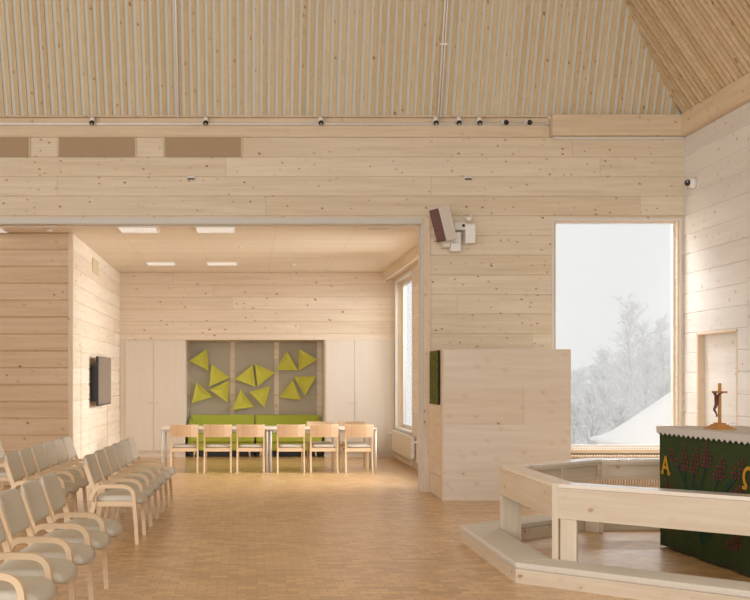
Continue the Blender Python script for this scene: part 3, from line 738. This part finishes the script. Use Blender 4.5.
# camera on right wall
cy = 13.55; cz = PZ(183, cy)
r = tag(empty('security_camera', (XR - .001, cy, cz)), 'white round camera with black lens on the right wall near the corner', 'camera')
mb = MB(); mb.lathe([(.075, 0), (.07, .05), (.05, .085), (.02, .09)], 20, (0, 0, 0), Matrix.Rotation(-math.pi / 2, 4, 'Y')); mb.build('housing', 'white', r)
mb = MB(); mb.lathe([(.042, 0), (.045, .02), (.03, .05), (.006, .055)], 16, (-.085, -.01, 0), Matrix.Rotation(-math.pi / 2, 4, 'Y')); l_ = mb.build('lens', 'black', r)
mb = MB(); mb.lathe([(.012, 0), (.012, .004), (.003, .005)], 10, (-.12, -.045, 0.01), Matrix.Rotation(math.pi / 2, 4, 'X')); mb.build('glass', 'chrome', l_)

# convector cover under tall window
r = tag(empty('convector_cover', (0, 13.55, 0)), 'slatted pine convector cover along the floor under the tall window', 'radiator cover')
mb = MB(); mb.box(4.2, 6.06, 0, .30, .50, .522, .004); mb.build('top_board', 'trim_x', r)
mb = MB(); x = 4.21
while x < 6.03: mb.box(x, x + .019, -.014, .0, .12, .545); x += .036
mb.build('slats', 'trim_z', r)
mb = MB(); mb.box(4.2, 6.06, .002, .04, .0, .115, .003); mb.build('base_board', 'trim_x', r)
mb = MB(); mb.box(4.22, 6.04, .06, .29, .01, .49); mb.build('inner_box', 'steelwhite', r)

# ------------------------------------------------------------------ communion rail (octagonal) + kneeler
P = [Vector((6.05, 6.74)), Vector((3.75, 6.74)), Vector((2.395, 7.85)), Vector((2.395, 9.50)), Vector((3.56, 10.40)), Vector((6.05, 10.40))]
def offs(P, d):
    out = []
    n = len(P)
    for i in range(n):
        if i == 0: t = (P[1] - P[0]).normalized(); nn = Vector((t.y, -t.x)); out.append(P[0] + nn * d); continue
        if i == n - 1: t = (P[-1] - P[-2]).normalized(); nn = Vector((t.y, -t.x)); out.append(P[-1] + nn * d); continue
        t0 = (P[i] - P[i - 1]).normalized(); t1 = (P[i + 1] - P[i]).normalized()
        n0 = Vector((t0.y, -t0.x)); n1 = Vector((t1.y, -t1.x)); m = (n0 + n1).normalized()
        out.append(P[i] + m * d / m.dot(n0))
    return out
# path runs -X, then +Y, then +X : right-hand normal (t.y,-t.x) points INSIDE
IN = offs(P, .19); HR_, BH, IB = .75, .272, .205
OUTK = offs(P, -.335); INK = offs(P, -.005)
def ring_seg(mb, A, B, i, z0, z1, bev=.004, mi=0):
    q = [A[i], A[i + 1], B[i + 1], B[i]]
    mb.prism([(p.x, p.y, z0) for p in q], (0, 0, z1 - z0), mi, bev)
rr = tag(empty('communion_rail', (2.395, 8.63, 0)), 'faceted pale pine communion rail around the green altar', 'altar rail')
def to_local(mb, o):
    for v in mb.b.verts: v.co -= Vector(o)
O = (2.395, 8.63, 0)
mats = ['rail', 'rail', 'rail_y', 'rail', 'rail']
A1 = offs(P, .0); A2 = offs(P, .02); A3 = offs(P, .165); A4 = offs(P, .15); A5 = offs(P, .17); A6 = offs(P, .012)
def seg_ang(i): t = P[i + 1] - P[i]; return math.atan2(t.y, t.x)
def seg_frame(mb, i, _):
    m_ = Matrix.Rotation(-seg_ang(i), 4, 'Z') @ Matrix.Translation((-P[i].x, -P[i].y, 0))
    for v in mb.b.verts: v.co = m_ @ v.co
for i in range(5):
    mb = MB()
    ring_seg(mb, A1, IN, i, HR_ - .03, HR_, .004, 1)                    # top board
    ring_seg(mb, A1, A2, i, HR_ - (BH if i < 3 else IB), HR_ - .031)             # outer board
    ring_seg(mb, A3, A5, i, HR_ - IB, HR_ - .031)              # inner board
    # inner face framing
    ring_seg(mb, A5, IN, i, HR_ - .058, HR_ - .031, .002); ring_seg(mb, A5, IN, i, HR_ - IB, HR_ - IB + .03, .002)
    t = (P[i + 1] - P[i]).normalized()
    for s_, base in ((0, IN[i]), (1, IN[i + 1])):
        a = base; b_ = base + t * (.07 if s_ == 0 else -.07); nn = Vector((t.y, -t.x))
        q = [a, b_, b_ - nn * .012, a - nn * .02]
        mb.prism([(p.x, p.y, HR_ - IB + .03) for p in q], (0, 0, IB - .088), 0, .002)
    if i in (3,):
        mid = (IN[i] + IN[i + 1]) / 2; q = [mid - t * .035, mid + t * .035, mid + t * .035 - nn * .012, mid - t * .035 - nn * .012]
        mb.prism([(p.x, p.y, HR_ - IB + .03) for p in q], (0, 0, IB - .088), 0, .002)
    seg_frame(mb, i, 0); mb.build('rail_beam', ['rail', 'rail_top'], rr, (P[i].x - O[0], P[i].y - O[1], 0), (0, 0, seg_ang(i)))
def rpost(base, t, L, z1=HR_ - BH - .001, inset=.004, dep=.15, z0=0):
    nn = Vector((t.y, -t.x)); a = base + nn * inset; q = [a, a + t * L, a + t * L + nn * dep, a + nn * dep]
    mb = MB(); mb.prism([(p.x, p.y, z0) for p in q], (0, 0, z1 - z0), 0, .004); to_local(mb, O); mb.build('post', 'rail_z', rr)
T = [(P[i + 1] - P[i]).normalized() for i in range(5)]
rpost(P[2] - T[1] * .192, T[1], .13, inset=.008, dep=.035)            # front corner post, recessed leaf
# full-height corner stile at the front corner
nn = Vector((T[1].y, -T[1].x)); a = P[2] - T[1] * .05 - nn * .004; q = [a, P[2] - nn * .004 + T[1] * .0, P[2] + nn * .06 + T[1] * -.0, a + nn * .06]
mb = MB(); mb.prism([(p.x, p.y, 0) for p in q], (0, 0, HR_ - .004), 0, .003); to_local(mb, O); mb.build('corner_stile', 'rail_z', rr)
rpost(P[3] - T[2] * .06, T[2], .055, inset=.004, dep=.19)  # far-left corner post
rpost(P[4] - T[3] * .09, T[3], .085, dep=.165); rpost(P[4] + T[4] * .005, T[4], .085, dep=.165)
rpost(P[1] - T[0] * .2, T[0], .17); rpost(P[5] - T[4] * .2, T[4], .17); rpost(P[0] + T[0] * .05, T[0], .17)
# kneeler
kb = tag(empty('kneeler', (2.06, 8.63, 0)), 'low pine kneeling step with beige cushion running around the communion rail', 'kneeler')
OK_ = (2.06, 8.63, 0)
for i in range(5):
    mb = MB(); ring_seg(mb, offs(P, -.33), INK, i, 0, .112, .003); seg_frame(mb, i, 0); mb.build('step', 'rail', kb, (P[i].x - OK_[0], P[i].y - OK_[1], 0), (0, 0, seg_ang(i)))
    mb = MB(); ring_seg(mb, OUTK, offs(P, -.008), i, .1125, .162, .014); to_local(mb, OK_)
    for f in mb.b.faces: f.smooth = False
    mb.build('cushion', 'cushion', kb)

# ------------------------------------------------------------------ altar
AP0 = Vector((3.895, 9.38)); AP1 = Vector((3.995, 7.77))   # visible face, far -> near
dirv = (AP1 - AP0).normalized(); L = (AP1 - AP0).length
al = tag(empty('altar', (AP0.x, AP0.y, 0)), 'altar table covered in dark green inside the pine rail', 'altar')
al.rotation_euler = (0, 0, math.atan2(dirv.y, dirv.x))   # local +x runs along the face toward the camera, local +y points to +X side
AH = 1.12
mb = MB(); mb.box(.02, L - .02, .02, .72, .045, AH - .022, .004); mb.box(.08, L - .08, .08, .66, 0, .045); mb.build('core', 'altar', al)
mb = MB(); mb.box(.0, L, .0, .74, AH - .02, AH - .005, .003); mb.build('altar_top', 'trim_x', al)
# green frontal with gentle folds, wraps front and both ends
fr = empty('altar_frontal', (0, 0, 0)); fr.location = al.location; fr.rotation_euler = al.rotation_euler
tag(fr, 'dark green woven altar frontal with magenta lupins and gold Alpha and Omega', 'altar cloth')
mb = MB(); N = 70; cols = []
for i in range(N + 1):
    x = -.012 + (L + .024) * i / N; rowv = []
    for j, z in enumerate((.012, .25, .5, .75, 1.0, AH - .004)):
        fold = (.010 * math.sin(x * 11 + 1) + .006 * math.sin(x * 23)) * max(0, 1 - z / .8)
        rowv.append(mb.b.verts.new((x, -.014 + fold - .005, z + (.006 * math.sin(x * 7) if j == 0 else 0))))
    cols.append(rowv)
back = [[mb.b.verts.new((v.co.x, v.co.y + .006, v.co.z)) for v in rowv] for rowv in cols]
for g_, fl in ((cols, 0), (back, 1)):
    for i in range(N):
        for j in range(5):
            f = mb.face([g_[i][j], g_[i + 1][j], g_[i + 1][j + 1], g_[i][j + 1]][::(1 if not fl else -1)])
            if f: f.smooth = True
for i in range(N):
    mb.face([cols[i][0], back[i][0], back[i + 1][0], cols[i + 1][0]]); mb.face([cols[i][5], cols[i + 1][5], back[i + 1][5], back[i][5]])
for i in (0, N):
    for j in range(5): mb.face([cols[i][j], cols[i][j + 1], back[i][j + 1], back[i][j]])
mb.box(-.012, -.006, -.006, .70, .012, AH - .004); mb.box(L + .006, L + .012, -.006, .70, .012, AH - .004)
mb.box(-.012, L + .012, -.014, .0, AH - .006, AH - .003)
mb.build('cloth', 'altar', fr)
YFR = -.0285
def fpt(px, py):
    """photo point on the frontal plane -> local (x,z)"""
    k = (px - VX) / F     # X = k*Y ; line AP0 + s*dirv
    s_ = (k * AP0.y - AP0.x) / (dirv.x - k * dirv.y); Yd = AP0.y + s_ * dirv.y
    return s_, PZ(py, Yd)
def strokes(mb, segs, w, zt=.004):
    for (a, b_) in segs:
        a = Vector((a[0], 0, a[1])); b_ = Vector((b_[0], 0, b_[1])); t = (b_ - a).normalized(); n_ = Vector((-t.z, 0, t.x)) * w / 2
        mb.prism([(p.x, YFR, p.z) for p in (a + n_, b_ + n_, b_ - n_, a - n_)], (0, -zt, 0))
mb = MB()
ax, az = .125, .70; AHT = .155
strokes(mb, [((ax - .062, az), (ax, az + AHT)), ((ax, az + AHT), (ax + .062, az)), ((ax - .035, az + .05), (ax + .035, az + .05)), ((ax - .085, az), (ax - .04, az)), ((ax + .04, az), (ax + .085, az))], .026)
mb.build('alpha_letter', 'gold', fr)
mb = MB(); ox = L - .12; oz = .70 + .09; prev = None
for k in range(19):
    a_ = math.radians(-60 + 300 * k / 18); p_ = (ox + .07 * math.cos(a_), oz + .075 * math.sin(a_))
    if prev: strokes(mb, [(prev, p_)], .03)
    prev = p_
strokes(mb, [((ox - .09, .705), (ox - .033, .705)), ((ox + .033, .705), (ox + .09, .705)), ((ox - .035, .705), (ox - .035, .73)), ((ox + .035, .705), (ox + .035, .73))], .026)
mb.build('omega_letter', 'gold', fr)
def spike(mb, x, z0, z1, w, lean):
    nrow = max(4, int((z1 - z0) / .028))
    for r_i in range(nrow):
        t_ = r_i / (nrow - 1); z = z0 + (z1 - z0) * t_; ww = w * (1 - t_) ** .7 * (.6 + .4 * min(1, t_ * 4)); nn_ = max(1, int(round(ww * 2.3 / .045)))
        for q_ in range(nn_):
            xx = x + lean * t_ + (q_ - (nn_ - 1) / 2) * .05 + random.uniform(-.003, .003); zz = z + random.uniform(-.004, .004); s_ = .010
            mb.prism([(xx - s_ * 1.8, YFR, zz), (xx, YFR, zz - s_ * 1.2), (xx + s_ * 1.8, YFR, zz), (xx, YFR, zz + s_ * 1.2)], (0, -.004, 0))
FLW = [(173, 450, 463, .09, -.1), (160, 0, 0, 0, 0)]
lup = [((680, 464), (673, 449), .075), ((687.5, 470), (688, 445), .075), ((696.5, 472), (700.5, 448), .085), ((709, 466), (710, 442.5), .095), ((721, 479), (726.5, 459), .095), ((739, 478), (746, 460), .09), ((672, 490), (669, 479), .06), ((738, 496), (744, 487), .1), ((735, 548), (742, 536), .12)]
for a_, b_, w_ in lup:
    mb = MB(); x0_, z0_ = fpt(*a_); x1_, z1_ = fpt(*b_); spike(mb, x0_, z0_, z1_, w_, x1_ - x0_)
    mb.build('lupin_flower', 'magenta', fr)
mb = MB(); root = fpt(706, 545)
for a_, mid in (((680, 466), (689, 490)), ((687.5, 471), (690, 500)), ((696.5, 473), (696, 500)), ((709, 467), (702, 500)), ((721, 480), (712, 510)), ((739, 479), (724, 500)), ((738, 497), (726, 515))):
    p0, p1, p2 = Vector((*fpt(*a_), 0)), Vector((*fpt(*mid), 0)), Vector((*root, 0))
    S = smooth([p0, p1, p2], 5); strokes(mb, [((S[i].x, S[i].y), (S[i + 1].x, S[i + 1].y)) for i in range(len(S) - 1)], .012, .002)
    for i in (1, 3, 4, 6):
        q_ = S[i]; strokes(mb, [((q_.x, q_.y), (q_.x - .035, q_.y + .045)), ((q_.x, q_.y), (q_.x + .035, q_.y + .045))], .012, .0025)
for k in range(9):
    xx = root[0] + (k - 4) * .035; strokes(mb, [((xx, .25 + .02 * (k % 3)), (root[0] + (k - 4) * .012, .62))], .011, .002)
mb.build('stems', 'altar_dark', fr)
# white linen with lace edge
ln = empty('altar_linen', (0, 0, 0)); ln.location = al.location; ln.rotation_euler = al.rotation_euler
tag(ln, 'white linen cloth with pointed lace edge lying over the altar top', 'altar cloth')
mb = MB(); mb.box(-.035, L + .035, -.04, .78, AH, AH + .008, .003)
mb.prism([(-.035, -.04, AH + .004), (-.035, -.034, AH + .004), (-.035, -.034, AH - .045), (-.035, -.04, AH - .045)], (L + .07, 0, 0))
mb.prism([(-.035, -.04, AH + .004), (-.029, -.04, AH + .004), (-.029, -.04, AH - .045), (-.035, -.04, AH - .045)], (0, .82, 0))
mb.build('cloth', 'linen', ln)
mb = MB(); x = -.035
while x < L - .05:
    mb.prism([(x, -.0395, AH - .045), (x + .085, -.0395, AH - .045), (x + .043, -.0395, AH - .071)], (0, .004, 0)); x += .085
y = -.035
while y < .70:
    mb.prism([(-.0345, y, AH - .045), (-.0345, y + .08, AH - .045), (-.0345, y + .04, AH - .07)], (.004, 0, 0)); y += .08
mb.build('lace_edge', 'linen', ln)

# crucifix
cr = tag(empty('crucifix', (4.15, 8.78, AH + .0085)), 'honey coloured wooden crucifix on a stepped base standing on the altar', 'crucifix')
cr.rotation_euler = (0, 0, -.02)
mb = MB()
for k in range(4):
    mb.box(-.088 + k * .019, .088 - k * .019, -.115 + k * .019, .115 - k * .019, k * .0145, (k + 1) * .0145 - .0005, .001)
mb.build('base', 'xwood', cr)
mb = MB(); mb.box(-.011, .011, -.013, .013, .0578, .405, .002); mb.build('upright', 'xwood', cr)
mb = MB(); mb.box(-.013, .009, -.13, -.0131, .318, .336, .002); mb.box(-.013, .009, .0131, .13, .318, .336, .002); mb.build('crossbar', 'xwood', cr)
bm_ = bmesh.new()
pts = {'pel': (-.028, 0, .222), 'chest': (-.03, .002, .275), 'neck': (-.03, .003, .303), 'head': (-.036, .008, .325),
       'ls': (-.028, -.026, .298), 'le': (-.024, -.06, .312), 'lh': (-.018, -.105, .328), 'rs': (-.028, .026, .298), 're': (-.024, .06, .312), 'rh': (-.018, .105, .328),
       'lk': (-.05, -.008, .175), 'la': (-.022, -.004, .125), 'lf': (-.03, -.004, .108), 'rk': (-.048, .01, .172), 'ra': (-.022, .005, .127), 'rf': (-.032, .003, .11), 'lhip': (-.03, -.011, .21), 'rhip': (-.03, .011, .21)}
rad = {'pel': .015, 'chest': .018, 'neck': .007, 'head': .013, 'ls': .009, 'le': .006, 'lh': .005, 'rs': .009, 're': .006, 'rh': .005, 'lk': .008, 'la': .005, 'lf': .005, 'rk': .008, 'ra': .005, 'rf': .005, 'lhip': .011, 'rhip': .011}
vm = {}; keys = list(pts)
for k in keys: vm[k] = bm_.verts.new(pts[k])
for a_, b_ in (('pel', 'chest'), ('chest', 'neck'), ('neck', 'head'), ('chest', 'ls'), ('ls', 'le'), ('le', 'lh'), ('chest', 'rs'), ('rs', 're'), ('re', 'rh'), ('pel', 'lhip'), ('lhip', 'lk'), ('lk', 'la'), ('la', 'lf'), ('pel', 'rhip'), ('rhip', 'rk'), ('rk', 'ra'), ('ra', 'rf')): bm_.edges.new((vm[a_], vm[b_]))
me = bpy.data.meshes.new('figure'); bm_.to_mesh(me); bm_.free(); me.materials.append(M['bronze'])
o = bpy.data.objects.new('figure', me); C.objects.link(o); o.parent = cr
sk = o.modifiers.new('skin', 'SKIN')
if not me.skin_vertices: me.attributes.new('skin', 'FLOAT', 'POINT')
try:
    for i, k in enumerate(keys): me.skin_vertices[0].data[i].radius = (rad[k], rad[k]); me.skin_vertices[0].data[i].use_root = (i == 0)
except Exception as ex: print('skin', ex)
su = o.modifiers.new('sub', 'SUBSURF'); su.levels = 1; su.render_levels = 2

# ------------------------------------------------------------------ upholstered armchairs (face +X)
def armchair():
    global FAR_LEG
    r = empty('armchair', (0, 0, 0))
    HW = .262
    for s_ in (-1, 1):
        y = s_ * HW
        # rear leg + upright
        mb = MB(); pth = smooth([(-.30, 0, 0), (-.255, 0, .22), (-.215, 0, .40), (-.215, 0, .50), (-.255, 0, .62), (-.302, 0, .75)], 5)
        mb.ribbon([(p.x, p.z) for p in pth], .042, y - s_ * .032 - .012, y - s_ * .032 + .012); mb.build('rear_leg', 'birch_z', r)
        # arm bending down into front leg
        if s_ > 0:
            if FAR_LEG:
                mb = MB(); pth = smooth([(.165, 0, .40), (.185, 0, .2), (.20, 0, 0)], 3); mb.ribbon([(p.x, p.z) for p in pth], .036, y - .052, y - .016); mb.build('front_leg', 'birch_z', r)
            mb = MB(); mb.box(-.205, .165, y - .053, y - .037, .352, .40, .003); mb.build('side_rail', 'birch', r)
            continue
        mb = MB(); pth = smooth([(-.245, 0, .425), (-.222, 0, .475), (-.185, 0, .53), (-.13, 0, .547), (0, 0, .55), (.085, 0, .546), (.135, 0, .525), (.163, 0, .48), (.172, 0, .41), (.188, 0, .2), (.20, 0, 0)], 6)
        mb.ribbon([(p.x, p.z) for p in pth], .036, y - .020, y + .020); mb.build('arm_leg', 'birch', r)
        mb = MB()
        for (sx, sz) in ((-.215, .405), (-.235, .44)): mb.lathe([(.006, 0), (.006, .003), (.002, .004)], 8, (sx, y - s_ * .032 + s_ * .012, sz), Matrix.Rotation(s_ * -math.pi / 2, 4, 'X'))
        mb.build('screw', 'dark', r)
        mb = MB(); mb.box(-.205, .165, y - s_ * .045 - .008, y - s_ * .045 + .008, .352, .40, .003); mb.build('side_rail', 'birch', r)
    mb = MB(); mb.box(-.215, -.197, -.205, .205, .355, .395, .003); mb.build('cross_rail', 'birch', r); mb = MB(); mb.box(.13, .148, -.205, .205, .355, .395, .003); mb.build('cross_rail', 'birch', r)
    def sh(p, u, v):
        if p.x > .08: p.z -= ((p.x - .08) / .17) ** 2 * .045
        p.z += -.008 * (1 - v * v)
        return p
    mb = MB(); mb.pad(.49, .48, .078, 14, .22, Matrix.Translation((.02, 0, .425)), sh, e=8); mb.build('seat', 'fabric', r)
    # back pad, leaning, concave towards the sitter; top corners rounded
    def bs(p, u, v):
        p.z += .030 * (1 - v * v)
        return p
    lean = Matrix.Translation((-.265, 0, .692)) @ Matrix.Rotation(math.radians(-90 - 17), 4, 'Y')
    mb = MB(); mb.pad(.30, .48, .042, 14, .14, lean, bs, e=8); mb.build('backrest', 'fabric', r)
    def bs2(p, u, v):
        p.z += .030 * (1 - v * v) + .016
        return p
    mb = MB(); mb.pad(.285, .465, .014, 10, .14, lean, bs2, e=10); mb.build('back_shell', 'birch_z', r)
    return r
FAR_LEG = False; ac = armchair(); FAR_LEG = True; ac2 = armchair()
rows = []
NA = [7.50, 6.93, 6.34, 5.76, 5.18]; NB = [9.5 + .57 * k for k in range(6)]; NC = [12.55, 12.0, 11.48, 10.93, 10.38, 9.83]; ND = [12.4, 11.85, 11.3]
def tipx(y): return (-.965 + .035 * (y - 8)) if y < 9 else (-.975 + .022 * (y - 8))
labA = ['grey armchair at the far end of the nearest block, beside the aisle gap', 'second grey armchair from the aisle gap in the nearest block', 'middle grey armchair of the five in the nearest block', 'fourth grey armchair from the aisle gap in the nearest block', 'grey armchair nearest the camera, cut by the bottom left corner']
labB = ['grey armchair at near end of far front row, whole bent arm visible', 'second grey armchair from the near end of the far front row', 'third grey armchair from the near end of the far front row', 'fourth grey armchair from the near end of the far front row', 'fifth grey armchair from the near end of the far front row', 'grey armchair at the far end of the front row, nearest the alcove tables']
labC = ['grey armchair at the far end of the second row, before the corner trim', 'second grey armchair from the far end of the second row', 'third grey armchair from the far end of the second row', 'fourth grey armchair from the far end of the second row', 'fifth grey armchair from the far end of the second row', 'near-end grey armchair of the second row, cut by the left edge']
labD = ['far-end grey armchair of the third row, just peeping in at the left edge', 'second grey armchair of the third row, peeping in at the left edge', 'third grey armchair of the third row, at the very left edge']
PL = [(tipx(y + .27) - .265, y + .27, l, 'armchairs of the nearest block') for y, l in zip(NA, labA)]
PL += [(tipx(y + .27) - .30, y + .27, l, 'armchairs of the far front row') for y, l in zip(NB, labB)]
PL += [(-2.075 + .025 * (y - 10), y + .27, l, 'armchairs of the second row') for y, l in zip(NC, labC)]
PL += [(-2.97 + .025 * (y - 10), y + .27, l, 'armchairs of the third row') for y, l in zip(ND[:2], labD)]
for i, (x, y, lab, grp) in enumerate(PL):
    far = i in (10, 11, 17)
    o = ac if i == 0 else (ac2 if i == 10 else copy_tree(ac2 if far else ac))
    o.location = (x, y, 0); o.rotation_euler = (0, 0, (-.06 if i < 5 else -.04) + random.uniform(-.012, .012)); tag(o, lab, 'chair', grp)

# ------------------------------------------------------------------ outside
GZ = -1.2
mb = MB(); n = 24; g = []
for i in range(n + 1):
    row = []
    for j in range(n + 1):
        x = -60 + 170 * i / n; y = 21.6 + 110 * j / n
        z = GZ + max(0, (y - 60)) * .02 + .25 * math.sin(x * .21) * math.sin(y * .13)
        row.append(mb.b.verts.new((x, y, z)))
    g.append(row)
for i in range(n):
    for j in range(n):
        f = mb.face([g[i][j], g[i + 1][j], g[i + 1][j + 1], g[i][j + 1]]); f.smooth = True
o = mb.build('snow_ground', 'snow'); o['kind'] = 'structure'
mb = MB(); mb.box(XR + .7, 40, -5, 21.55, GZ - .3, GZ); mb.box(AX1 + .3, XR + .7, YM + .3, 21.55, GZ - .3, GZ)
o = mb.build('snow_ground.001', 'snow'); o['kind'] = 'structure'
# snow covered flared canopy roof
mb = MB(); yc = 21.5; R0 = 3.3; cx = PX(597, yc) + R0; zr = PZ(441, yc)
prof = [(R0 - .01, -.03), (R0, 0), (R0 * .93, .05), (R0 * .86, .15), (R0 * .74, .42), (R0 * .5, 1.0), (R0 * .25, 1.62), (.12, 2.25), (.01, 2.3)]
mb.lathe([(R0 - .3, -.06)] + prof, 64)
o = mb.build('canopy_roof', 'snow', loc=(cx, yc, zr)); tag(o, 'snow covered flared canopy roof outside the tall window', 'roof')
mb = MB(); mb.tube([(0, 0, .3), (0, 0, GZ - zr)], .12, 10); mb.build('pole', 'bark', o)

def tree(x, y, h, seed, lab, spread=.33, mat='haze_pale', trunk_r=.13, nb_=46, group='pale birches outside', gz=GZ - .3, sub=9, thin=1.0):
    rnd = random.Random(seed)
    r = tag(empty('birch_tree', (x, y, gz)), lab, 'tree', group)
    mb = MB(); P_ = []; cx_ = 0; cy_ = 0
    for i in range(9):
        t_ = i / 8; P_.append((cx_, cy_, h * t_)); cx_ += rnd.uniform(-.1, .1); cy_ += rnd.uniform(-.1, .1)
    mb.tube(P_, [trunk_r * (1 - .93 * i / 8) for i in range(9)], 7); mb.build('trunk', 'bark', r)
    mb = MB()
    for i in range(nb_):
        t_ = .16 + .82 * (i / nb_) ** .9; k = t_ * 8; a = Vector(P_[int(k)]).lerp(Vector(P_[min(8, int(k) + 1)]), k % 1)
        an = i * 2.4 + rnd.uniform(-.4, .4); ln = h * spread * (1 - t_ * .55) * rnd.uniform(.6, 1.2)
        d_ = Vector((math.cos(an), math.sin(an), rnd.uniform(.9, 2.0))).normalized()
        b1 = a + d_ * ln * .5; b2 = a + d_ * ln + Vector((0, 0, -.06 * ln))
        mb.tube([a, b1, b2], [.035 * thin * (1 - t_ * .5), .022 * thin, .009 * thin], 4, caps=False)
        for q in range(sub):
            u_ = rnd.uniform(.25, 1); s0 = a.lerp(b2, u_); dd = Vector((rnd.uniform(-1, 1), rnd.uniform(-1, 1), rnd.uniform(-.1, 1))).normalized()
            l2 = ln * rnd.uniform(.18, .4); s1 = s0 + dd * l2
            mb.tube([s0, s1 + Vector((0, 0, -.08 * l2))], [.012 * thin, .006 * thin], 3, caps=False)
            for q2 in range(4):
                s2 = s0.lerp(s1, rnd.uniform(.3, 1)); d3 = Vector((rnd.uniform(-1, 1), rnd.uniform(-1, 1), rnd.uniform(-.9, .5))).normalized() * l2 * .55
                mb.tube([s2, s2 + d3], [.008 * thin, .005 * thin], 3, caps=False)
    mb.build('branches', mat, r)
TY = 46
TREES = [(626, 43, 306, 'tall bare pale birch with the straight trunk left of centre outside'), (664, 47, 322, 'pale birch at the right edge of the tall window'), (646, 52, 326, 'pale birch between the two taller ones, slightly behind'),
         (684, 44, 335, 'pale birch mostly hidden behind the right window frame'), (606, 60, 352, 'shorter pale tree left of the tall birch'), (636, 40, 352, 'low pale tree in front of the tall birch')]
for i, (px, Y, pt, lab) in enumerate(TREES):
    h = PZ(pt, Y) - (GZ - .3); tree(PX(px, Y), Y, h, 10 + i, lab, spread=.30, thin=1.25 * Y / 45)
SH_ = [(562, 62, 372), (577, 66, 374), (590, 60, 370), (603, 66, 372), (617, 58, 366), (632, 62, 368), (648, 60, 362), (663, 58, 360), (678, 62, 362), (585, 48, 392), (608, 46, 390), (640, 50, 384), (660, 44, 388), (625, 36, 408), (595, 36, 410), (572, 38, 405)]
for i, (px, Y, pt) in enumerate(SH_):
    h = PZ(pt, Y) - (GZ - .3); side = ['far back', 'in the middle distance', 'low and near'][0 if Y > 55 else (1 if Y > 40 else 2)]
    tree(PX(px, Y), Y, h, 50 + i, 'pale leafless tree %s outside, %s' % (side, ['behind the cabinet corner', 'left of the tall birch', 'behind the canopy roof'][0 if px < 592 else (1 if px < 626 else 2)]), spread=.55, trunk_r=.08, nb_=40, mat='haze_pale2', thin=1.7 * Y / 45, group='pale undergrowth trees outside, ' + side + ('a' if px < 592 else ('b' if px < 626 else 'c')), sub=9)

# ------------------------------------------------------------------ snowy haze outside
hz = bpy.data.materials.new('snow_haze'); hz.use_nodes = True; t_ = hz.node_tree; t_.nodes.clear()
ho = t_.nodes.new('ShaderNodeOutputMaterial'); hv = t_.nodes.new('ShaderNodeVolumeScatter'); hv.inputs['Color'].default_value = (1, 1, 1, 1); hv.inputs['Density'].default_value = .020
t_.links.new(hv.outputs[0], ho.inputs['Volume']); M['haze'] = hz
mb = MB(); mb.box(-10, 70, 24.5, 80, -1.9, 40); o = mb.build('snow_haze', 'haze'); tag(o, 'pale snowy haze hanging among the trees outside the tall window', 'haze', kind='stuff')
# ------------------------------------------------------------------ light
W = bpy.data.worlds.new('overcast'); bpy.context.scene.world = W; W.use_nodes = True
nt = W.node_tree; bg = nt.nodes['Background']; bg.inputs[0].default_value = (1.0, .995, .99, 1); bg.inputs[1].default_value = .94
def area(name, loc, rot, sx, sy, e, col=(1, 1, 1)):
    l = bpy.data.lights.new(name, 'AREA'); l.shape = 'RECTANGLE'; l.size = sx; l.size_y = sy; l.energy = e; l.color = col
    o = bpy.data.objects.new(name, l); C.objects.link(o); o.location = loc; o.rotation_euler = rot; return o
# daylight lamps outside the far alcove window and the added unseen one
for i, (a0, a1) in enumerate(AW):
    ao = area('alcove_daylight_lamp', (AX1 + 1.15, (a0 + a1) / 2 - .1, 3.1), (0, math.radians(75), 0), 3.2, 2.4, (72, 225)[i], (1, .985, .975)); ao.data.spread = math.radians(100)

area('hall_rear_fill', (-3.0, -9.0, 4.6), (math.radians(70), 0, math.radians(-20)), 12, 5, 640, (1, .99, .985))  # unseen fill lamp added behind the camera to brighten the hall
area('daylight_hall_side_window', (-8.6, 3.5, 3.2), (0, math.radians(-76), 0), 4, 6, 340, (1, .995, .99))
ao = area('daylight_tall_window', (5.2, 15.4, 5.6), (math.radians(-48), 0, math.radians(-8)), 3.2, 2.2, 330, (.97, .98, 1)); ao.data.spread = math.radians(110)
# ------------------------------------------------------------------ camera
cd = bpy.data.cameras.new('camera'); cam = bpy.data.objects.new('camera', cd); C.objects.link(cam)
cam.location = (0, 0, CAMZ); cam.rotation_euler = (math.radians(90), 0, 0)
cd.sensor_width = 36; cd.sensor_fit = 'HORIZONTAL'; cd.lens = F / 750 * 36
cd.shift_x = (375 - VX) / 750; cd.shift_y = (VY - 300) / 750
cd.clip_start = .05; cd.clip_end = 500
sc = bpy.context.scene; sc.camera = cam
sc.view_settings.view_transform = 'Standard'; sc.view_settings.look = 'None'; sc.view_settings.gamma = 1; sc.view_settings.use_curve_mapping = False
sc.view_settings.exposure = 0.14
try: sc.cycles.max_bounces = 8; sc.cycles.diffuse_bounces = 5; sc.cycles.volume_bounces = 4
except Exception: pass
